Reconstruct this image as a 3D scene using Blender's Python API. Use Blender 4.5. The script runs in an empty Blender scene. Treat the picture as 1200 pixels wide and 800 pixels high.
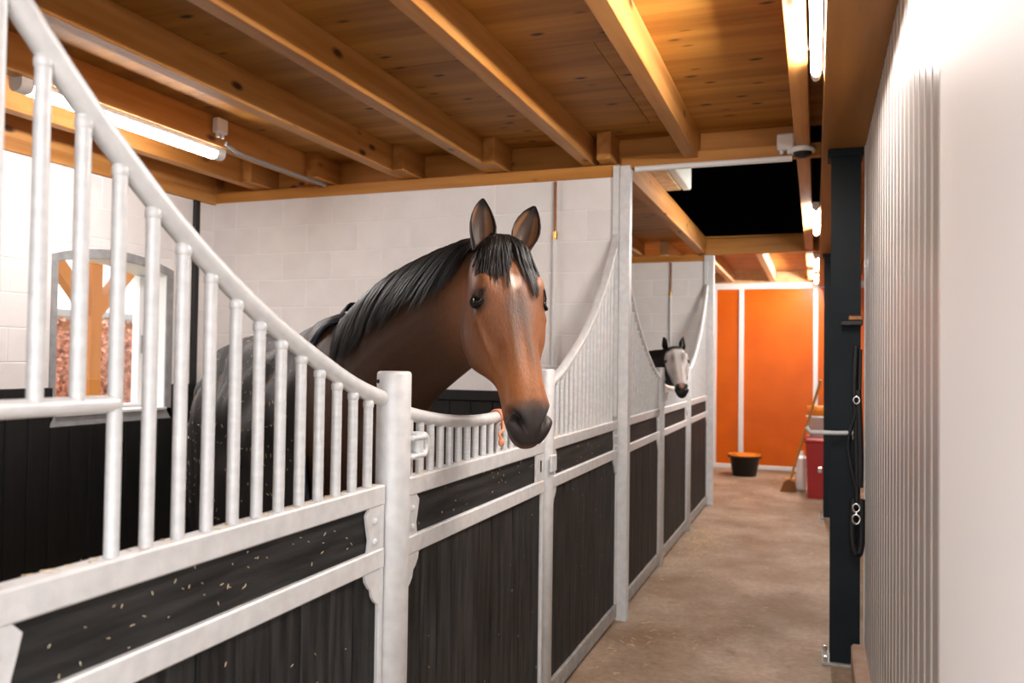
import bpy, bmesh, math, random
import numpy as np
from mathutils import Vector, Matrix
random.seed(7); rng = np.random.default_rng(7)
S = bpy.context.scene
COL = S.collection

# ------------------------------------------------------------------ camera
YAW, PITCH, ROLL, FPX = math.radians(20.4), math.radians(1.37), math.radians(.76), 960.0
CAM = np.array([0, 0, 1.5])
_F = np.array([-math.sin(YAW)*math.cos(PITCH), math.cos(YAW)*math.cos(PITCH), math.sin(PITCH)])
_R = np.array([math.cos(YAW), math.sin(YAW), 0]); _U = np.cross(_R, _F)
R2 = math.cos(ROLL)*_R + math.sin(ROLL)*_U; U2 = -math.sin(ROLL)*_R + math.cos(ROLL)*_U
cd = bpy.data.cameras.new('camera'); cam = bpy.data.objects.new('camera', cd); COL.objects.link(cam)
cam.matrix_world = Matrix(((R2[0], U2[0], -_F[0], CAM[0]), (R2[1], U2[1], -_F[1], CAM[1]), (R2[2], U2[2], -_F[2], CAM[2]), (0, 0, 0, 1)))
cd.sensor_width = 36; cd.lens = FPX/1200*36; cd.clip_start = .02
cd.dof.use_dof = True; cd.dof.focus_distance = 2.65; cd.dof.aperture_fstop = 3.2
S.camera = cam
# ------------------------------------------------------------------ world / exposure
W = bpy.data.worlds.new('world'); S.world = W; W.use_nodes = True
bg = W.node_tree.nodes['Background']; bg.inputs[0].default_value = (.98, .985, 1.0, 1); bg.inputs[1].default_value = 1.95
S.view_settings.view_transform = 'Standard'; S.view_settings.look = 'None'
S.view_settings.exposure = 0.85; S.view_settings.gamma = 1.0; S.view_settings.use_curve_mapping = False

# ------------------------------------------------------------------ materials
def mat(name, col, rough=.6, metal=0., col2=None, scale=8., stretch=(1, 1, 1), bump=0., bscale=None, detail=5., lo=.35, hi=.65, coords='Object', spec=.5, rnd=0.):
    m = bpy.data.materials.new(name); m.use_nodes = True; nt = m.node_tree; N = nt.nodes; L = nt.links
    p = N['Principled BSDF']; p.inputs['Roughness'].default_value = rough; p.inputs['Metallic'].default_value = metal
    p.inputs['Specular IOR Level'].default_value = spec
    p.inputs['Base Color'].default_value = (*col, 1)
    if col2 is None and not bump and not rnd: return m
    tc = N.new('ShaderNodeTexCoord'); mp = N.new('ShaderNodeMapping'); mp.inputs['Scale'].default_value = stretch
    L.new(tc.outputs[coords], mp.inputs['Vector'])
    vec = mp.outputs['Vector']
    oi = N.new('ShaderNodeObjectInfo')
    ad = N.new('ShaderNodeVectorMath'); ad.operation = 'ADD'; L.new(vec, ad.inputs[0])
    ml = N.new('ShaderNodeMath'); ml.operation = 'MULTIPLY'; ml.inputs[1].default_value = 37.; L.new(oi.outputs['Random'], ml.inputs[0])
    L.new(ml.outputs[0], ad.inputs[1]); vec = ad.outputs[0]
    n = N.new('ShaderNodeTexNoise'); n.inputs['Scale'].default_value = scale; n.inputs['Detail'].default_value = detail
    L.new(vec, n.inputs['Vector'])
    colout = None
    if col2 is not None:
        r = N.new('ShaderNodeValToRGB'); r.color_ramp.elements[0].position = lo; r.color_ramp.elements[1].position = hi
        r.color_ramp.elements[0].color = (*col, 1); r.color_ramp.elements[1].color = (*col2, 1)
        L.new(n.outputs['Fac'], r.inputs['Fac']); colout = r.outputs['Color']
    if rnd:
        hs = N.new('ShaderNodeHueSaturation'); mr = N.new('ShaderNodeMapRange'); mr.inputs['To Min'].default_value = 1-rnd; mr.inputs['To Max'].default_value = 1+rnd
        L.new(oi.outputs['Random'], mr.inputs['Value']); L.new(mr.outputs[0], hs.inputs['Value'])
        if colout is not None: L.new(colout, hs.inputs['Color'])
        else: hs.inputs['Color'].default_value = (*col, 1)
        colout = hs.outputs['Color']
    if colout is not None: L.new(colout, p.inputs['Base Color'])
    if bump:
        b = N.new('ShaderNodeBump'); b.inputs['Strength'].default_value = bump; b.inputs['Distance'].default_value = .01
        if bscale:
            n2 = N.new('ShaderNodeTexNoise'); n2.inputs['Scale'].default_value = bscale; n2.inputs['Detail'].default_value = 4; L.new(vec, n2.inputs['Vector'])
            L.new(n2.outputs['Fac'], b.inputs['Height'])
        else: L.new(n.outputs['Fac'], b.inputs['Height'])
        L.new(b.outputs['Normal'], p.inputs['Normal'])
    return m

def wood(name, a, b, knot, along='Y', scale=3., rough=.5, rnd=.08, knots=True):
    """softwood: long grain streaks plus dark knots"""
    m = mat(name, a, rough, 0, b, scale, {'X': (.35, 5, 5), 'Y': (5, .35, 5), 'Z': (5, 5, .35)}[along], bump=.15, lo=.3, hi=.7, rnd=rnd, spec=.35)
    if not knots: return m
    nt = m.node_tree; N = nt.nodes; L = nt.links; p = N['Principled BSDF']
    src = p.inputs['Base Color'].links[0].from_socket
    tc = next(n for n in N if n.type == 'TEX_COORD')
    mp = N.new('ShaderNodeMapping'); mp.inputs['Scale'].default_value = {'X': (.45, 1, 1), 'Y': (1, .45, 1), 'Z': (1, 1, .45)}[along]
    L.new(tc.outputs['Object'], mp.inputs['Vector'])
    oi = next(n for n in N if n.type == 'OBJECT_INFO')
    ad = N.new('ShaderNodeVectorMath'); ad.operation = 'ADD'; L.new(mp.outputs[0], ad.inputs[0])
    ml = N.new('ShaderNodeMath'); ml.operation = 'MULTIPLY'; ml.inputs[1].default_value = 11.; L.new(oi.outputs['Random'], ml.inputs[0]); L.new(ml.outputs[0], ad.inputs[1])
    v = N.new('ShaderNodeTexVoronoi'); v.inputs['Scale'].default_value = 9. if along == 'X' else 7.; L.new(ad.outputs[0], v.inputs['Vector'])
    r = N.new('ShaderNodeValToRGB'); r.color_ramp.elements[0].position = .07; r.color_ramp.elements[1].position = .17
    r.color_ramp.elements[0].color = (1, 1, 1, 1); r.color_ramp.elements[1].color = (0, 0, 0, 1)
    L.new(v.outputs['Distance'], r.inputs['Fac'])
    mx = N.new('ShaderNodeMix'); mx.data_type = 'RGBA'; L.new(r.outputs['Color'], mx.inputs['Factor']); L.new(src, mx.inputs['A']); mx.inputs['B'].default_value = (*knot, 1)
    L.new(mx.outputs['Result'], p.inputs['Base Color'])
    return m

def emis(name, col, st):
    m = bpy.data.materials.new(name); m.use_nodes = True; p = m.node_tree.nodes['Principled BSDF']
    p.inputs['Base Color'].default_value = (.9, .9, .9, 1); p.inputs['Emission Color'].default_value = (*col, 1); p.inputs['Emission Strength'].default_value = st
    return m

M = {}
M['galv'] = mat('galvanised_steel', (.68, .69, .70), .48, .2, (.80, .81, .815), 26, bump=.06, bscale=180, lo=.3, hi=.7)
M['galvdark'] = mat('weathered_galvanised', (.30, .30, .29), .55, .3, (.45, .45, .44), 20)
M['board'] = mat('black_plastic_board', (.009, .009, .009), .6, 0, (.050, .049, .048), 7, (6, 6, .5), bump=.25, bscale=90, lo=.38, hi=.80, rnd=.2, spec=.25)
M['boardh'] = mat('black_plastic_board_long_grain', (.009, .009, .009), .6, 0, (.050, .049, .048), 7, (6, .5, 6), bump=.25, bscale=90, lo=.35, hi=.85, spec=.25)
M['blackboard'] = mat('black_wall_board', (.003, .003, .003), .6, 0, (.008, .008, .008), 6, (6, 6, .5), rnd=.1)
M['block'] = mat('white_painted_block', (.83, .795, .775), .6, 0, (.88, .85, .83), 5, bump=.12, bscale=120, rnd=.025)
M['mortar'] = mat('white_painted_mortar', (.92, .90, .88), .75)
M['ply'] = wood('plywood', (.33, .125, .014), (.56, .26, .045), (.06, .018, .006), 'X', 2.2, .55, .10)
M['joist'] = wood('spruce_joist', (.40, .15, .024), (.62, .30, .09), (.06, .016, .006), 'Y', 3., .5, .08)
M['header'] = wood('spruce_header', (.40, .15, .022), (.58, .265, .06), (.07, .02, .008), 'X', 3., .5, .08)
M['pale'] = wood('lamplit_spruce', (.62, .36, .16), (.74, .48, .25), (.3, .12, .04), 'Y', 3., .5, .05)  # spruce with the far tube lamps' brightness put into its colour
M['beam'] = wood('brown_timber', (.28, .11, .018), (.40, .18, .038), (.12, .045, .015), 'Y', 2.2, .5, .03, knots=False)
M['concrete'] = None
M['orange'] = mat('orange_panel', (.66, .125, .0), .3, 0, (.58, .10, .0), 2, spec=.3)
M['white'] = mat('white_plastic', (.82, .81, .80), .4)
M['whitewall'] = mat('white_smooth_wall', (.90, .89, .895), .55)
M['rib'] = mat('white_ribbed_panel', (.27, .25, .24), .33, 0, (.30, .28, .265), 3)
M['ribline'] = mat('white_rib', (.56, .545, .535), .3)
M['steel'] = mat('blue_grey_steel', (.007, .012, .015), .5, 0, (.010, .016, .020), 4, spec=.15)
M['black'] = mat('black_rubber', (.008, .008, .008), .5)
M['strap'] = mat('black_nylon', (.006, .006, .007), .6)
M['chrome'] = mat('chrome', (.8, .8, .8), .15, 1.)
M['copper'] = mat('aged_copper', (.22, .085, .03), .4, .5, (.30, .13, .05), 20)
M['brass'] = mat('brass', (.6, .35, .1), .3, .9)
M['tube'] = emis('tube_diffuser', (1, .95, .90), 135)
M['stalltube'] = emis('stall_tube_diffuser', (1, .95, .94), 42)
M['straw'] = mat('straw', (.60, .44, .26), .7, 0, (.82, .68, .46), 40)
M['twine'] = mat('orange_twine', (.80, .32, .17), .7)
M['red'] = mat('red_plastic', (.38, .012, .012), .4)
M['bucketblack'] = mat('black_bucket', (.01, .01, .01), .45)
M['carrot'] = mat('orange_lid', (.85, .25, .01), .5)
M['broomwood'] = mat('yellow_broom_handle', (.62, .30, .07), .5)
M['bristle'] = mat('brown_bristle', (.22, .08, .02), .8)
M['kerb'] = mat('pinkish_concrete', (.46, .32, .24), .85, 0, (.56, .41, .32), 12, bump=.2)
M['surround'] = mat('grey_stone_surround', (.28, .28, .28), .8, 0, (.38, .38, .38), 15)
M['larch'] = wood('orange_larch', (.34, .11, .012), (.42, .15, .02), (.2, .06, .01), 'Z', 3, .6, .03, knots=False)
M['leaf'] = mat('beech_leaf', (.17, .035, .015), .7, 0, (.80, .38, .24), 16)
M['shed'] = mat('pale_render', (.80, .79, .78), .8)
M['roof'] = mat('grey_roof_tile', (.35, .33, .33), .7)
M['ground'] = mat('winter_ground', (.25, .2, .12), .9, 0, (.33, .30, .18), 3)
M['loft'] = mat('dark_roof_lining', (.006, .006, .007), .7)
M['bale'] = mat('wrapped_hay', (.50, .33, .17), .8, 0, (.70, .52, .32), 12, (1, 1, 8))
M['wrap'] = mat('white_wrap', (.72, .74, .68), .4)
M['grey'] = mat('grey_plastic', (.28, .28, .28), .5)

def concrete():
    m = bpy.data.materials.new('worn_concrete'); m.use_nodes = True; nt = m.node_tree; N = nt.nodes; L = nt.links; p = N['Principled BSDF']
    p.inputs['Roughness'].default_value = .62
    tc = N.new('ShaderNodeTexCoord')
    def noise(sc, det=6):
        n = N.new('ShaderNodeTexNoise'); n.inputs['Scale'].default_value = sc; n.inputs['Detail'].default_value = det; n.inputs['Roughness'].default_value = .6
        L.new(tc.outputs['Object'], n.inputs['Vector']); return n.outputs['Fac']
    def ramp(f, a, b, ca, cb):
        r = N.new('ShaderNodeValToRGB'); r.color_ramp.elements[0].position = a; r.color_ramp.elements[1].position = b
        r.color_ramp.elements[0].color = (*ca, 1); r.color_ramp.elements[1].color = (*cb, 1); L.new(f, r.inputs['Fac']); return r.outputs['Color']
    def mix(f, a, b, kind='MIX'):
        x = N.new('ShaderNodeMix'); x.data_type = 'RGBA'; x.blend_type = kind
        if isinstance(f, float): x.inputs['Factor'].default_value = f
        else: L.new(f, x.inputs['Factor'])
        L.new(a, x.inputs['A']); L.new(b, x.inputs['B']); return x.outputs['Result']
    base = ramp(noise(1.6), .35, .68, (.27, .175, .105), (.52, .41, .32))
    fine = ramp(noise(28), .3, .75, (.72, .70, .66), (1.08, 1.06, 1.04))
    c = mix(1.0, base, fine, 'MULTIPLY')
    st = ramp(noise(5.5, 3), .64, .72, (0, 0, 0), (1, 1, 1)); x = N.new('ShaderNodeMix'); x.data_type = 'RGBA'
    ml = N.new('ShaderNodeMath'); ml.operation = 'MULTIPLY'; ml.inputs[1].default_value = .55; L.new(st, ml.inputs[0])
    L.new(ml.outputs[0], x.inputs['Factor']); L.new(c, x.inputs['A']); x.inputs['B'].default_value = (.20, .11, .045, 1)
    L.new(x.outputs['Result'], p.inputs['Base Color'])
    b = N.new('ShaderNodeBump'); b.inputs['Strength'].default_value = .2; b.inputs['Distance'].default_value = .01; L.new(noise(60), b.inputs['Height']); L.new(b.outputs[0], p.inputs['Normal'])
    return m
M['concrete'] = concrete()

def glassmat():
    m = bpy.data.materials.new('window_glass'); m.use_nodes = True; nt = m.node_tree; N = nt.nodes; L = nt.links
    o = N['Material Output']; N.remove(N['Principled BSDF'])
    t = N.new('ShaderNodeBsdfTransparent'); g = N.new('ShaderNodeBsdfGlossy'); g.inputs['Roughness'].default_value = .02
    mx = N.new('ShaderNodeMixShader'); mx.inputs[0].default_value = .06; L.new(t.outputs[0], mx.inputs[1]); L.new(g.outputs[0], mx.inputs[2]); L.new(mx.outputs[0], o.inputs['Surface'])
    return m
M['glass'] = glassmat()

def vcol(name, rough=.5, noise=90, spec=.4, stretch=(1, 1, 1), amt=.28, sheen=0.):
    m = bpy.data.materials.new(name); m.use_nodes = True; nt = m.node_tree; N = nt.nodes; L = nt.links; p = N['Principled BSDF']
    p.inputs['Roughness'].default_value = rough; p.inputs['Specular IOR Level'].default_value = spec
    a = N.new('ShaderNodeAttribute'); a.attribute_name = 'Col'
    tc = N.new('ShaderNodeTexCoord'); mp = N.new('ShaderNodeMapping'); mp.inputs['Scale'].default_value = stretch; L.new(tc.outputs['Object'], mp.inputs[0])
    n = N.new('ShaderNodeTexNoise'); n.inputs['Scale'].default_value = noise; n.inputs['Detail'].default_value = 4; L.new(mp.outputs[0], n.inputs['Vector'])
    mr = N.new('ShaderNodeMapRange'); mr.inputs['To Min'].default_value = 1-amt; mr.inputs['To Max'].default_value = 1+amt; L.new(n.outputs['Fac'], mr.inputs['Value'])
    hs = N.new('ShaderNodeHueSaturation'); L.new(a.outputs['Color'], hs.inputs['Color']); L.new(mr.outputs[0], hs.inputs['Value']); L.new(hs.outputs[0], p.inputs['Base Color'])
    b = N.new('ShaderNodeBump'); b.inputs['Strength'].default_value = .3; b.inputs['Distance'].default_value = .004; L.new(n.outputs['Fac'], b.inputs['Height']); L.new(b.outputs[0], p.inputs['Normal'])
    p.inputs['Sheen Weight'].default_value = sheen; p.inputs['Sheen Roughness'].default_value = .4
    return m
M['coat'] = vcol('horse_coat', .50, 160, .32, (1, 1, .35))
M['hair'] = mat('black_hair', (.005, .004, .004), .42, 0, (.011, .009, .008), 30, spec=.35)
M['eye'] = mat('dark_eye', (.005, .003, .002), .08, spec=.5)
M['sclera'] = mat('eye_white', (.7, .62, .56), .2)
M['rug'] = mat('black_horse_rug', (.010, .010, .011), .5, 0, (.018, .017, .018), 6, bump=.1, bscale=400)
M['piping'] = mat('blue_binding', (.012, .03, .06), .5)

# ------------------------------------------------------------------ mesh helpers
class MB:
    def __init__(s): s.v = []; s.f = []; s.sm = []
    def add(s, vs, fs, smooth=False):
        o = len(s.v); s.v += [tuple(map(float, p)) for p in vs]; s.f += [tuple(i+o for i in f) for f in fs]; s.sm += [smooth]*len(fs); return s
    def box(s, x0, x1, y0, y1, z0, z1, bev=0.):
        if bev:
            b = bev
            bm = bmesh.new(); bmesh.ops.create_cube(bm, size=1)
            for v in bm.verts: v.co = Vector(((x0+x1)/2+v.co.x*(x1-x0), (y0+y1)/2+v.co.y*(y1-y0), (z0+z1)/2+v.co.z*(z1-z0)))
            bmesh.ops.bevel(bm, geom=bm.edges[:], offset=b, segments=1, affect='EDGES')
            bm.verts.index_update(); s.add([v.co for v in bm.verts], [[v.index for v in f.verts] for f in bm.faces]); bm.free(); return s
        return s.add([(x, y, z) for z in (z0, z1) for y in (y0, y1) for x in (x0, x1)],
                     [(0, 2, 3, 1), (4, 5, 7, 6), (0, 1, 5, 4), (2, 6, 7, 3), (0, 4, 6, 2), (1, 3, 7, 5)])
    def tube(s, path, r, n=12, cap=True):
        P = [Vector(p) for p in path]; m = len(P); rs = r if hasattr(r, '__len__') else [r]*m
        T = [(P[min(i+1, m-1)]-P[max(i-1, 0)]).normalized() for i in range(m)]
        up = Vector((0, 0, 1)) if abs(T[0].z) < .9 else Vector((1, 0, 0))
        a = (up-T[0]*up.dot(T[0])).normalized(); vs = []
        for i in range(m):
            a = (a-T[i]*a.dot(T[i])).normalized(); b = T[i].cross(a)
            for k in range(n):
                t = 2*math.pi*k/n; vs.append(P[i]+(a*math.cos(t)+b*math.sin(t))*rs[i])
        fs = [(i*n+k, i*n+(k+1) % n, (i+1)*n+(k+1) % n, (i+1)*n+k) for i in range(m-1) for k in range(n)]
        s.add(vs, fs, True)
        if cap: s.add(vs[:n], [tuple(range(n))[::-1]]); s.add(vs[-n:], [tuple(range(n))])
        return s
    def prism(s, poly, axis, a, b):
        """poly: 2D points in the plane of the two other axes (cyclic order kept), extruded along axis a..b"""
        n = len(poly)
        def P(p, t): return {'x': (t, p[0], p[1]), 'y': (p[0], t, p[1]), 'z': (p[0], p[1], t)}[axis]
        vs = [P(p, a) for p in poly]+[P(p, b) for p in poly]
        fs = [tuple(range(n))[::-1], tuple(range(n, 2*n))]+[(i, (i+1) % n, n+(i+1) % n, n+i) for i in range(n)]
        return s.add(vs, fs)
    def lathe(s, prof, cx, cy, n=24):
        vs = [(cx+r*math.cos(2*math.pi*k/n), cy+r*math.sin(2*math.pi*k/n), z) for r, z in prof for k in range(n)]
        fs = [(i*n+k, i*n+(k+1) % n, (i+1)*n+(k+1) % n, (i+1)*n+k) for i in range(len(prof)-1) for k in range(n)]
        return s.add(vs, fs, True)
    def sphere(s, c, r, n=12, m=8, sq=(1, 1, 1)):
        vs = []; fs = []
        for i in range(m+1):
            for k in range(n):
                t = math.pi*i/m; p = 2*math.pi*k/n
                vs.append((c[0]+r*sq[0]*math.sin(t)*math.cos(p), c[1]+r*sq[1]*math.sin(t)*math.sin(p), c[2]+r*sq[2]*math.cos(t)))
        for i in range(m):
            for k in range(n): fs.append((i*n+k, (i+1)*n+k, (i+1)*n+(k+1) % n, i*n+(k+1) % n))
        return s.add(vs, fs, True)
    def mesh(s, name, off=(0, 0, 0)):
        me = bpy.data.meshes.new(name); o = Vector(off)
        me.from_pydata([tuple(Vector(p)-o) for p in s.v], [], s.f)
        me.polygons.foreach_set('use_smooth', s.sm)
        bm = bmesh.new(); bm.from_mesh(me); bmesh.ops.recalc_face_normals(bm, faces=bm.faces[:]); bm.to_mesh(bm and me); bm.free()
        return me
    def build(s, name, m, parent=None, origin=None):
        if origin is None:
            if parent is not None: origin = wl(parent)
            else:
                A = np.array(s.v); origin = ((A[:, 0].min()+A[:, 0].max())/2, (A[:, 1].min()+A[:, 1].max())/2, A[:, 2].min())
        me = s.mesh(name, origin); me.materials.append(M[m] if isinstance(m, str) else m)
        o = bpy.data.objects.new(name, me); COL.objects.link(o)
        if parent is not None:
            o.parent = parent; o.location = Vector(origin)-wl(parent)
        else: o.location = origin
        return o
def wl(o):
    l = Vector(o.location)
    while o.parent: o = o.parent; l = l+o.location
    return l
def empty(name, loc):
    o = bpy.data.objects.new(name, None); o.location = loc; o.empty_display_size = .1; COL.objects.link(o); return o
def tag(o, label, cat, group=None, kind=None):
    o['label'] = label; o['category'] = cat
    if group: o['group'] = group
    if kind: o['kind'] = kind
    return o
def inst(name, me, parent, loc, scale=(1, 1, 1), rot=(0, 0, 0)):
    o = bpy.data.objects.new(name, me); COL.objects.link(o); o.parent = parent; o.location = Vector(loc)-wl(parent); o.scale = scale; o.rotation_euler = rot; return o
_cache = {}
def unit(key, fn, m):
    if key not in _cache:
        me = fn().mesh(key); me.materials.append(M[m]); _cache[key] = me
    return _cache[key]

# ------------------------------------------------------------------ setting
XS = -1.08           # front face of the stall fronts
XL = -4.07           # inner face of the outside wall
FRONT = -.35         # open end of the barn, just behind the camera
YP, YP2 = 4.75, 8.95 # near faces of the two partition walls
fl = MB().box(-4.3, 4, -6, 12.6, -.12, 0).build('floor', 'concrete', origin=(0, 0, 0)); tag(fl, 'worn brown concrete aisle floor with damp stains', 'floor', kind='structure')
gr = MB().box(-40, -4.3, -30, 45, -.3, -.06).build('ground', 'ground'); tag(gr, 'winter ground outside beyond the arched window', 'ground', kind='structure')

BH, BL = .187, .395
def blockmesh(l, h):
    k = ('block', round(l, 3), round(h, 3))
    if k not in _cache:
        me = MB().box(-l/2+.0025, l/2-.0025, -.012, .012, -h/2+.0025, h/2-.0025, .0025).mesh('block'); me.materials.append(M['block']); _cache[k] = me
    return _cache[k]
def boardwall(parent, pts, m='blackboard'):
    for (x, y, w, rz) in pts:
        inst('board', unit('wallboard%.3f' % w, lambda: MB().box(-w/2+.002, w/2-.002, -.014, .014, 0, 1.25, .004), m), parent, (x, y, .005), rot=(0, 0, rz))

def partition(name, y, x0, x1, label, th=.10, zt=2.60, rows=14):
    w = empty(name, ((x0+x1)/2, y+th/2, 0)); tag(w, label, 'wall', kind='structure'); xb = x1-.05
    MB().box(x0, x1, y-.0035, y+th+.0035, 0, zt).build('mortar_core', 'mortar', w)
    for side, yy in ((-1, y+.006), (1, y+th-.006)):
        if side == 1 and name != 'wall_near': continue
        if side == -1 and name == 'wall_near': continue
        for r in range(rows):
            zc = zt-BH/2-r*BH
            if zc-BH/2 < 1.10: break
            e = x1-(.0 if r % 2 == 0 else BL*.5)
            segs = []
            if r % 2: segs.append((x1-BL*.5, x1))
            while e > x0+.02: segs.append((max(x0, e-BL), e)); e -= BL
            for a, b in segs: inst('block', blockmesh(b-a, BH), w, ((a+b)/2, yy, zc))
    ys = y-.016 if name != 'wall_near' else y+th+.016
    n = int((xb-x0)/.14); pw = (xb-x0)/n
    boardwall(w, [(x0+pw*(i+.5), ys, pw, 0) for i in range(n)])
    MB().box(x0, xb, ys-.026, ys+.026, 1.25, 1.315, .004).build('board_capping', 'blackboard', w)
    MB().box(x0, x1+.01, y-.012, y+th+.012, zt, zt+.074, .003).build('top_plate', 'header', w)
    return w
wp1 = partition('wall_partition', YP, XL, -1.10, 'white painted block wall behind the bay horse with black boarding below')
wp2 = partition('wall_partition', YP2, XL, -1.10, 'white block wall behind the white faced horse in the farther stall')
wn = partition('wall_near', .42, XL, -1.10, 'unseen white block wall added at the near end to keep the first stall darker', rows=8)  # out-of-view wall, added to hold the contrast inside the stall

# left outside wall with the arched window opening
WY0, WY1, WZ0, WZ1, WAP = 3.47, 4.31, 1.16, 2.04, 2.095      # clear opening, springing height and apex
wlft = empty('wall_left', (XL-.12, 2, 0)); tag(wlft, 'white painted block outside wall with arched window and black boards', 'wall', kind='structure')
core = MB()
for a in ((XL-.24, XL+.0045, FRONT, WY0, 0, 2.838), (XL-.24, XL+.0045, WY1, 12.5, 0, 2.838), (XL-.24, XL+.0045, WY0, WY1, 0, WZ0), (XL-.24, XL+.0045, WY0, WY1, 2.2, 2.838)): core.box(*a)
def arch(y0, y1, zs, za, n=14):
    return [(y0+(y1-y0)*i/n, zs+(za-zs)*(1-(2*i/n-1)**2)) for i in range(n+1)]
core.prism([(WY0, 2.2), (WY1, 2.2)]+arch(WY0, WY1, WZ1, WAP)[::-1], 'x', XL-.24, XL+.0045)
core.build('mortar_core', 'mortar', wlft)
OY0, OY1, OZ0, OZ1 = 3.43, 4.365, 1.09, 2.15
for r in range(8):
    zc = 2.58-BH/2-r*BH; z0 = zc-BH/2; z1 = zc+BH/2
    if z0 < 1.0: break
    e = YP - (0 if r % 2 else BL*.5)
    segs = [(YP-BL*.5, YP)] if r % 2 == 0 else []
    while e > .5: segs.append((max(.5, e-BL), e)); e -= BL
    for a, b in segs:
        parts = [(a, b, z0, z1)]
        if z0 < OZ1-.01 and a < OY1 and b > OY0:
            parts = []
            if a < OY0-.02: parts.append((a, OY0, z0, z1))
            if b > OY1+.02: parts.append((OY1, b, z0, z1))
            if z1 > OZ1+.02: parts.append((max(a, OY0), min(b, OY1), OZ1, z1))
        for (p, q, s0, s1) in parts:
            inst('block', blockmesh(q-p, s1-s0), wlft, (XL-.005, (p+q)/2, (s0+s1)/2), rot=(0, 0, math.pi/2))
for a, b, tall in ((.53, OY0, 1.25), (OY0, OY1, OZ0-.004), (OY1, YP-.03, 1.25)):
    n = max(1, round((b-a)/.14)); w = (b-a)/n
    for i in range(n): inst('board', unit('lwboard%.4f_%.2f' % (w, tall), lambda: MB().box(-w/2+.002, w/2-.002, -.014, .014, 0, tall, .004), 'blackboard'), wlft, (XL+.016, a+w*(i+.5), .005), rot=(0, 0, math.pi/2))
for a, b in ((.53, OY0), (OY1, YP-.03)): MB().box(XL-.004, XL+.042, a, b, 1.25, 1.315, .004).build('board_capping', 'blackboard', wlft)
MB().box(XL-.005, XL+.035, FRONT, YP-.012, 2.588, 2.66, .003).build('wall_plate', 'joist', wlft)
MB().box(XL-.005, XL+.015, FRONT, YP, 2.661, 2.836, .003).build('rim_board', 'joist', wlft)
MB().box(XL-.005, XL+.015, YP+.002, YP+.1, 2.676, 2.836, .003).build('rim_board', 'joist', wlft)

# window
w1 = empty('window_1', (XL, (WY0+WY1)/2, WZ0)); tag(w1, 'arched stable window with grey stone surround and white reveal', 'window', kind='structure')
so = arch(OY0, OY1, 2.075, OZ1); si = arch(WY0, WY1, WZ1, WAP)
sur = MB()
def band(poly_out, poly_in, x0, x1):
    n = len(poly_out)
    vs = [(x, y, z) for x in (x0, x1) for P in (poly_out, poly_in) for y, z in P]
    fs = []
    for i in range(n-1):
        for o, q in ((0, n), (2*n, 3*n)): fs.append((o+i, o+i+1, q+i+1, q+i))
        fs.append((i, i+1, 2*n+i+1, 2*n+i)); fs.append((n+i, n+i+1, 3*n+i+1, 3*n+i))
    for i in (0, n-1): fs.append((i, n+i, 3*n+i, 2*n+i))
    sur.add(vs, fs)
band([(OY0, OZ0)]+so+[(OY1, OZ0)], [(WY0, WZ0)]+si+[(WY1, WZ0)], XL-.02, XL+.012)
sur.box(XL-.02, XL+.012, OY0, OY1, OZ0-.0, WZ0)
sur.build('stone_surround', 'surround', w1)
rv = MB()
pin = [(WY0, WZ0)]+si+[(WY1, WZ0)]; n = len(pin)
inn = [(min(max(y, WY0+.004), WY1-.004), max(z-.004, WZ0+.004)) for y, z in pin]
vs = [(x, y, z) for x in (XL-.24, XL+.004) for P in (pin, inn) for y, z in P]; fs = []
for i in range(n-1):
    fs += [(n+i, n+i+1, 3*n+i+1, 3*n+i), (i, n+i, n+i+1, i+1), (2*n+i, 2*n+i+1, 3*n+i+1, 3*n+i)]
rv.add(vs, fs); rv.build('reveal', 'white', w1)
MB().box(XL-.24, XL+.03, WY0, WY1, WZ0-.012, WZ0+.006, .003).build('sill', 'white', w1)
fx0, fx1 = XL-.225, XL-.165
fr = MB(); fr.box(fx0, fx1, WY1-.06, WY1-.006, WZ0+.008, WZ1-.005, .004).build('frame_jamb', 'white', w1)
MB().box(fx0, fx1, WY0+.006, WY0+.035, WZ0+.008, WZ1-.02, .004).build('frame_jamb', 'white', w1)
MB().box(fx0, fx1, WY0+.035, WY1-.06, WZ0+.008, WZ0+.03, .004).build('frame_sill', 'white', w1)
MB().box(fx1, fx1+.02, WY1-.04, WY1-.026, 1.52, 1.64, .004).build('window_handle', 'grey', w1)
MB().box(fx0+.028, fx0+.034, WY0+.03, WY1-.058, WZ0+.025, WZ1+.03).build('glass_pane', 'glass', w1)

# ceiling: plywood sheets, joists
ce = empty('ceiling', (-2, 4, 2.84)); tag(ce, 'orange plywood ceiling carried on spruce joists', 'ceiling', kind='structure')
ZJ, ZP = 2.68, 2.84
def sheets(x0, x1, y0, y1):
    y = y0; k = 0
    while y < y1-.01:
        yb = min(y+1.22, y1); x = x1+(.0 if k % 2 else 1.1); 
        while x > x0+.01:
            a = max(x0, x-2.44); b = min(x, x1)
            if b-a > .02: MB().box(a+.002, b-.002, y+.002, yb-.002, ZP, ZP+.018).build('plywood_sheet', 'ply', ce, origin=(a, y, ZP))
            x -= 2.44
        y += 1.22; k += 1
sheets(XL-.1, 4, FRONT, 4.86)
sheets(XL-.1, -1.12, 4.86, 8.92)
sheets(.03, 4, 4.86, 12.3)
sheets(XL-.1, .03, 8.92, 12.3)
JX = [-.112, -.717, -1.326, -1.962, -2.575, -3.213, -3.72]
for x in JX:
    MB().box(x, x+.075, FRONT, 4.86, ZJ, ZP, .003).build('joist', 'joist', ce, origin=(x, FRONT, ZJ))
MB().box(JX[0], JX[0]+.075, 4.865, 12.2, ZJ, ZP, .003).build('joist', 'joist', ce, origin=(JX[0], 4.86, ZJ))
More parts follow.
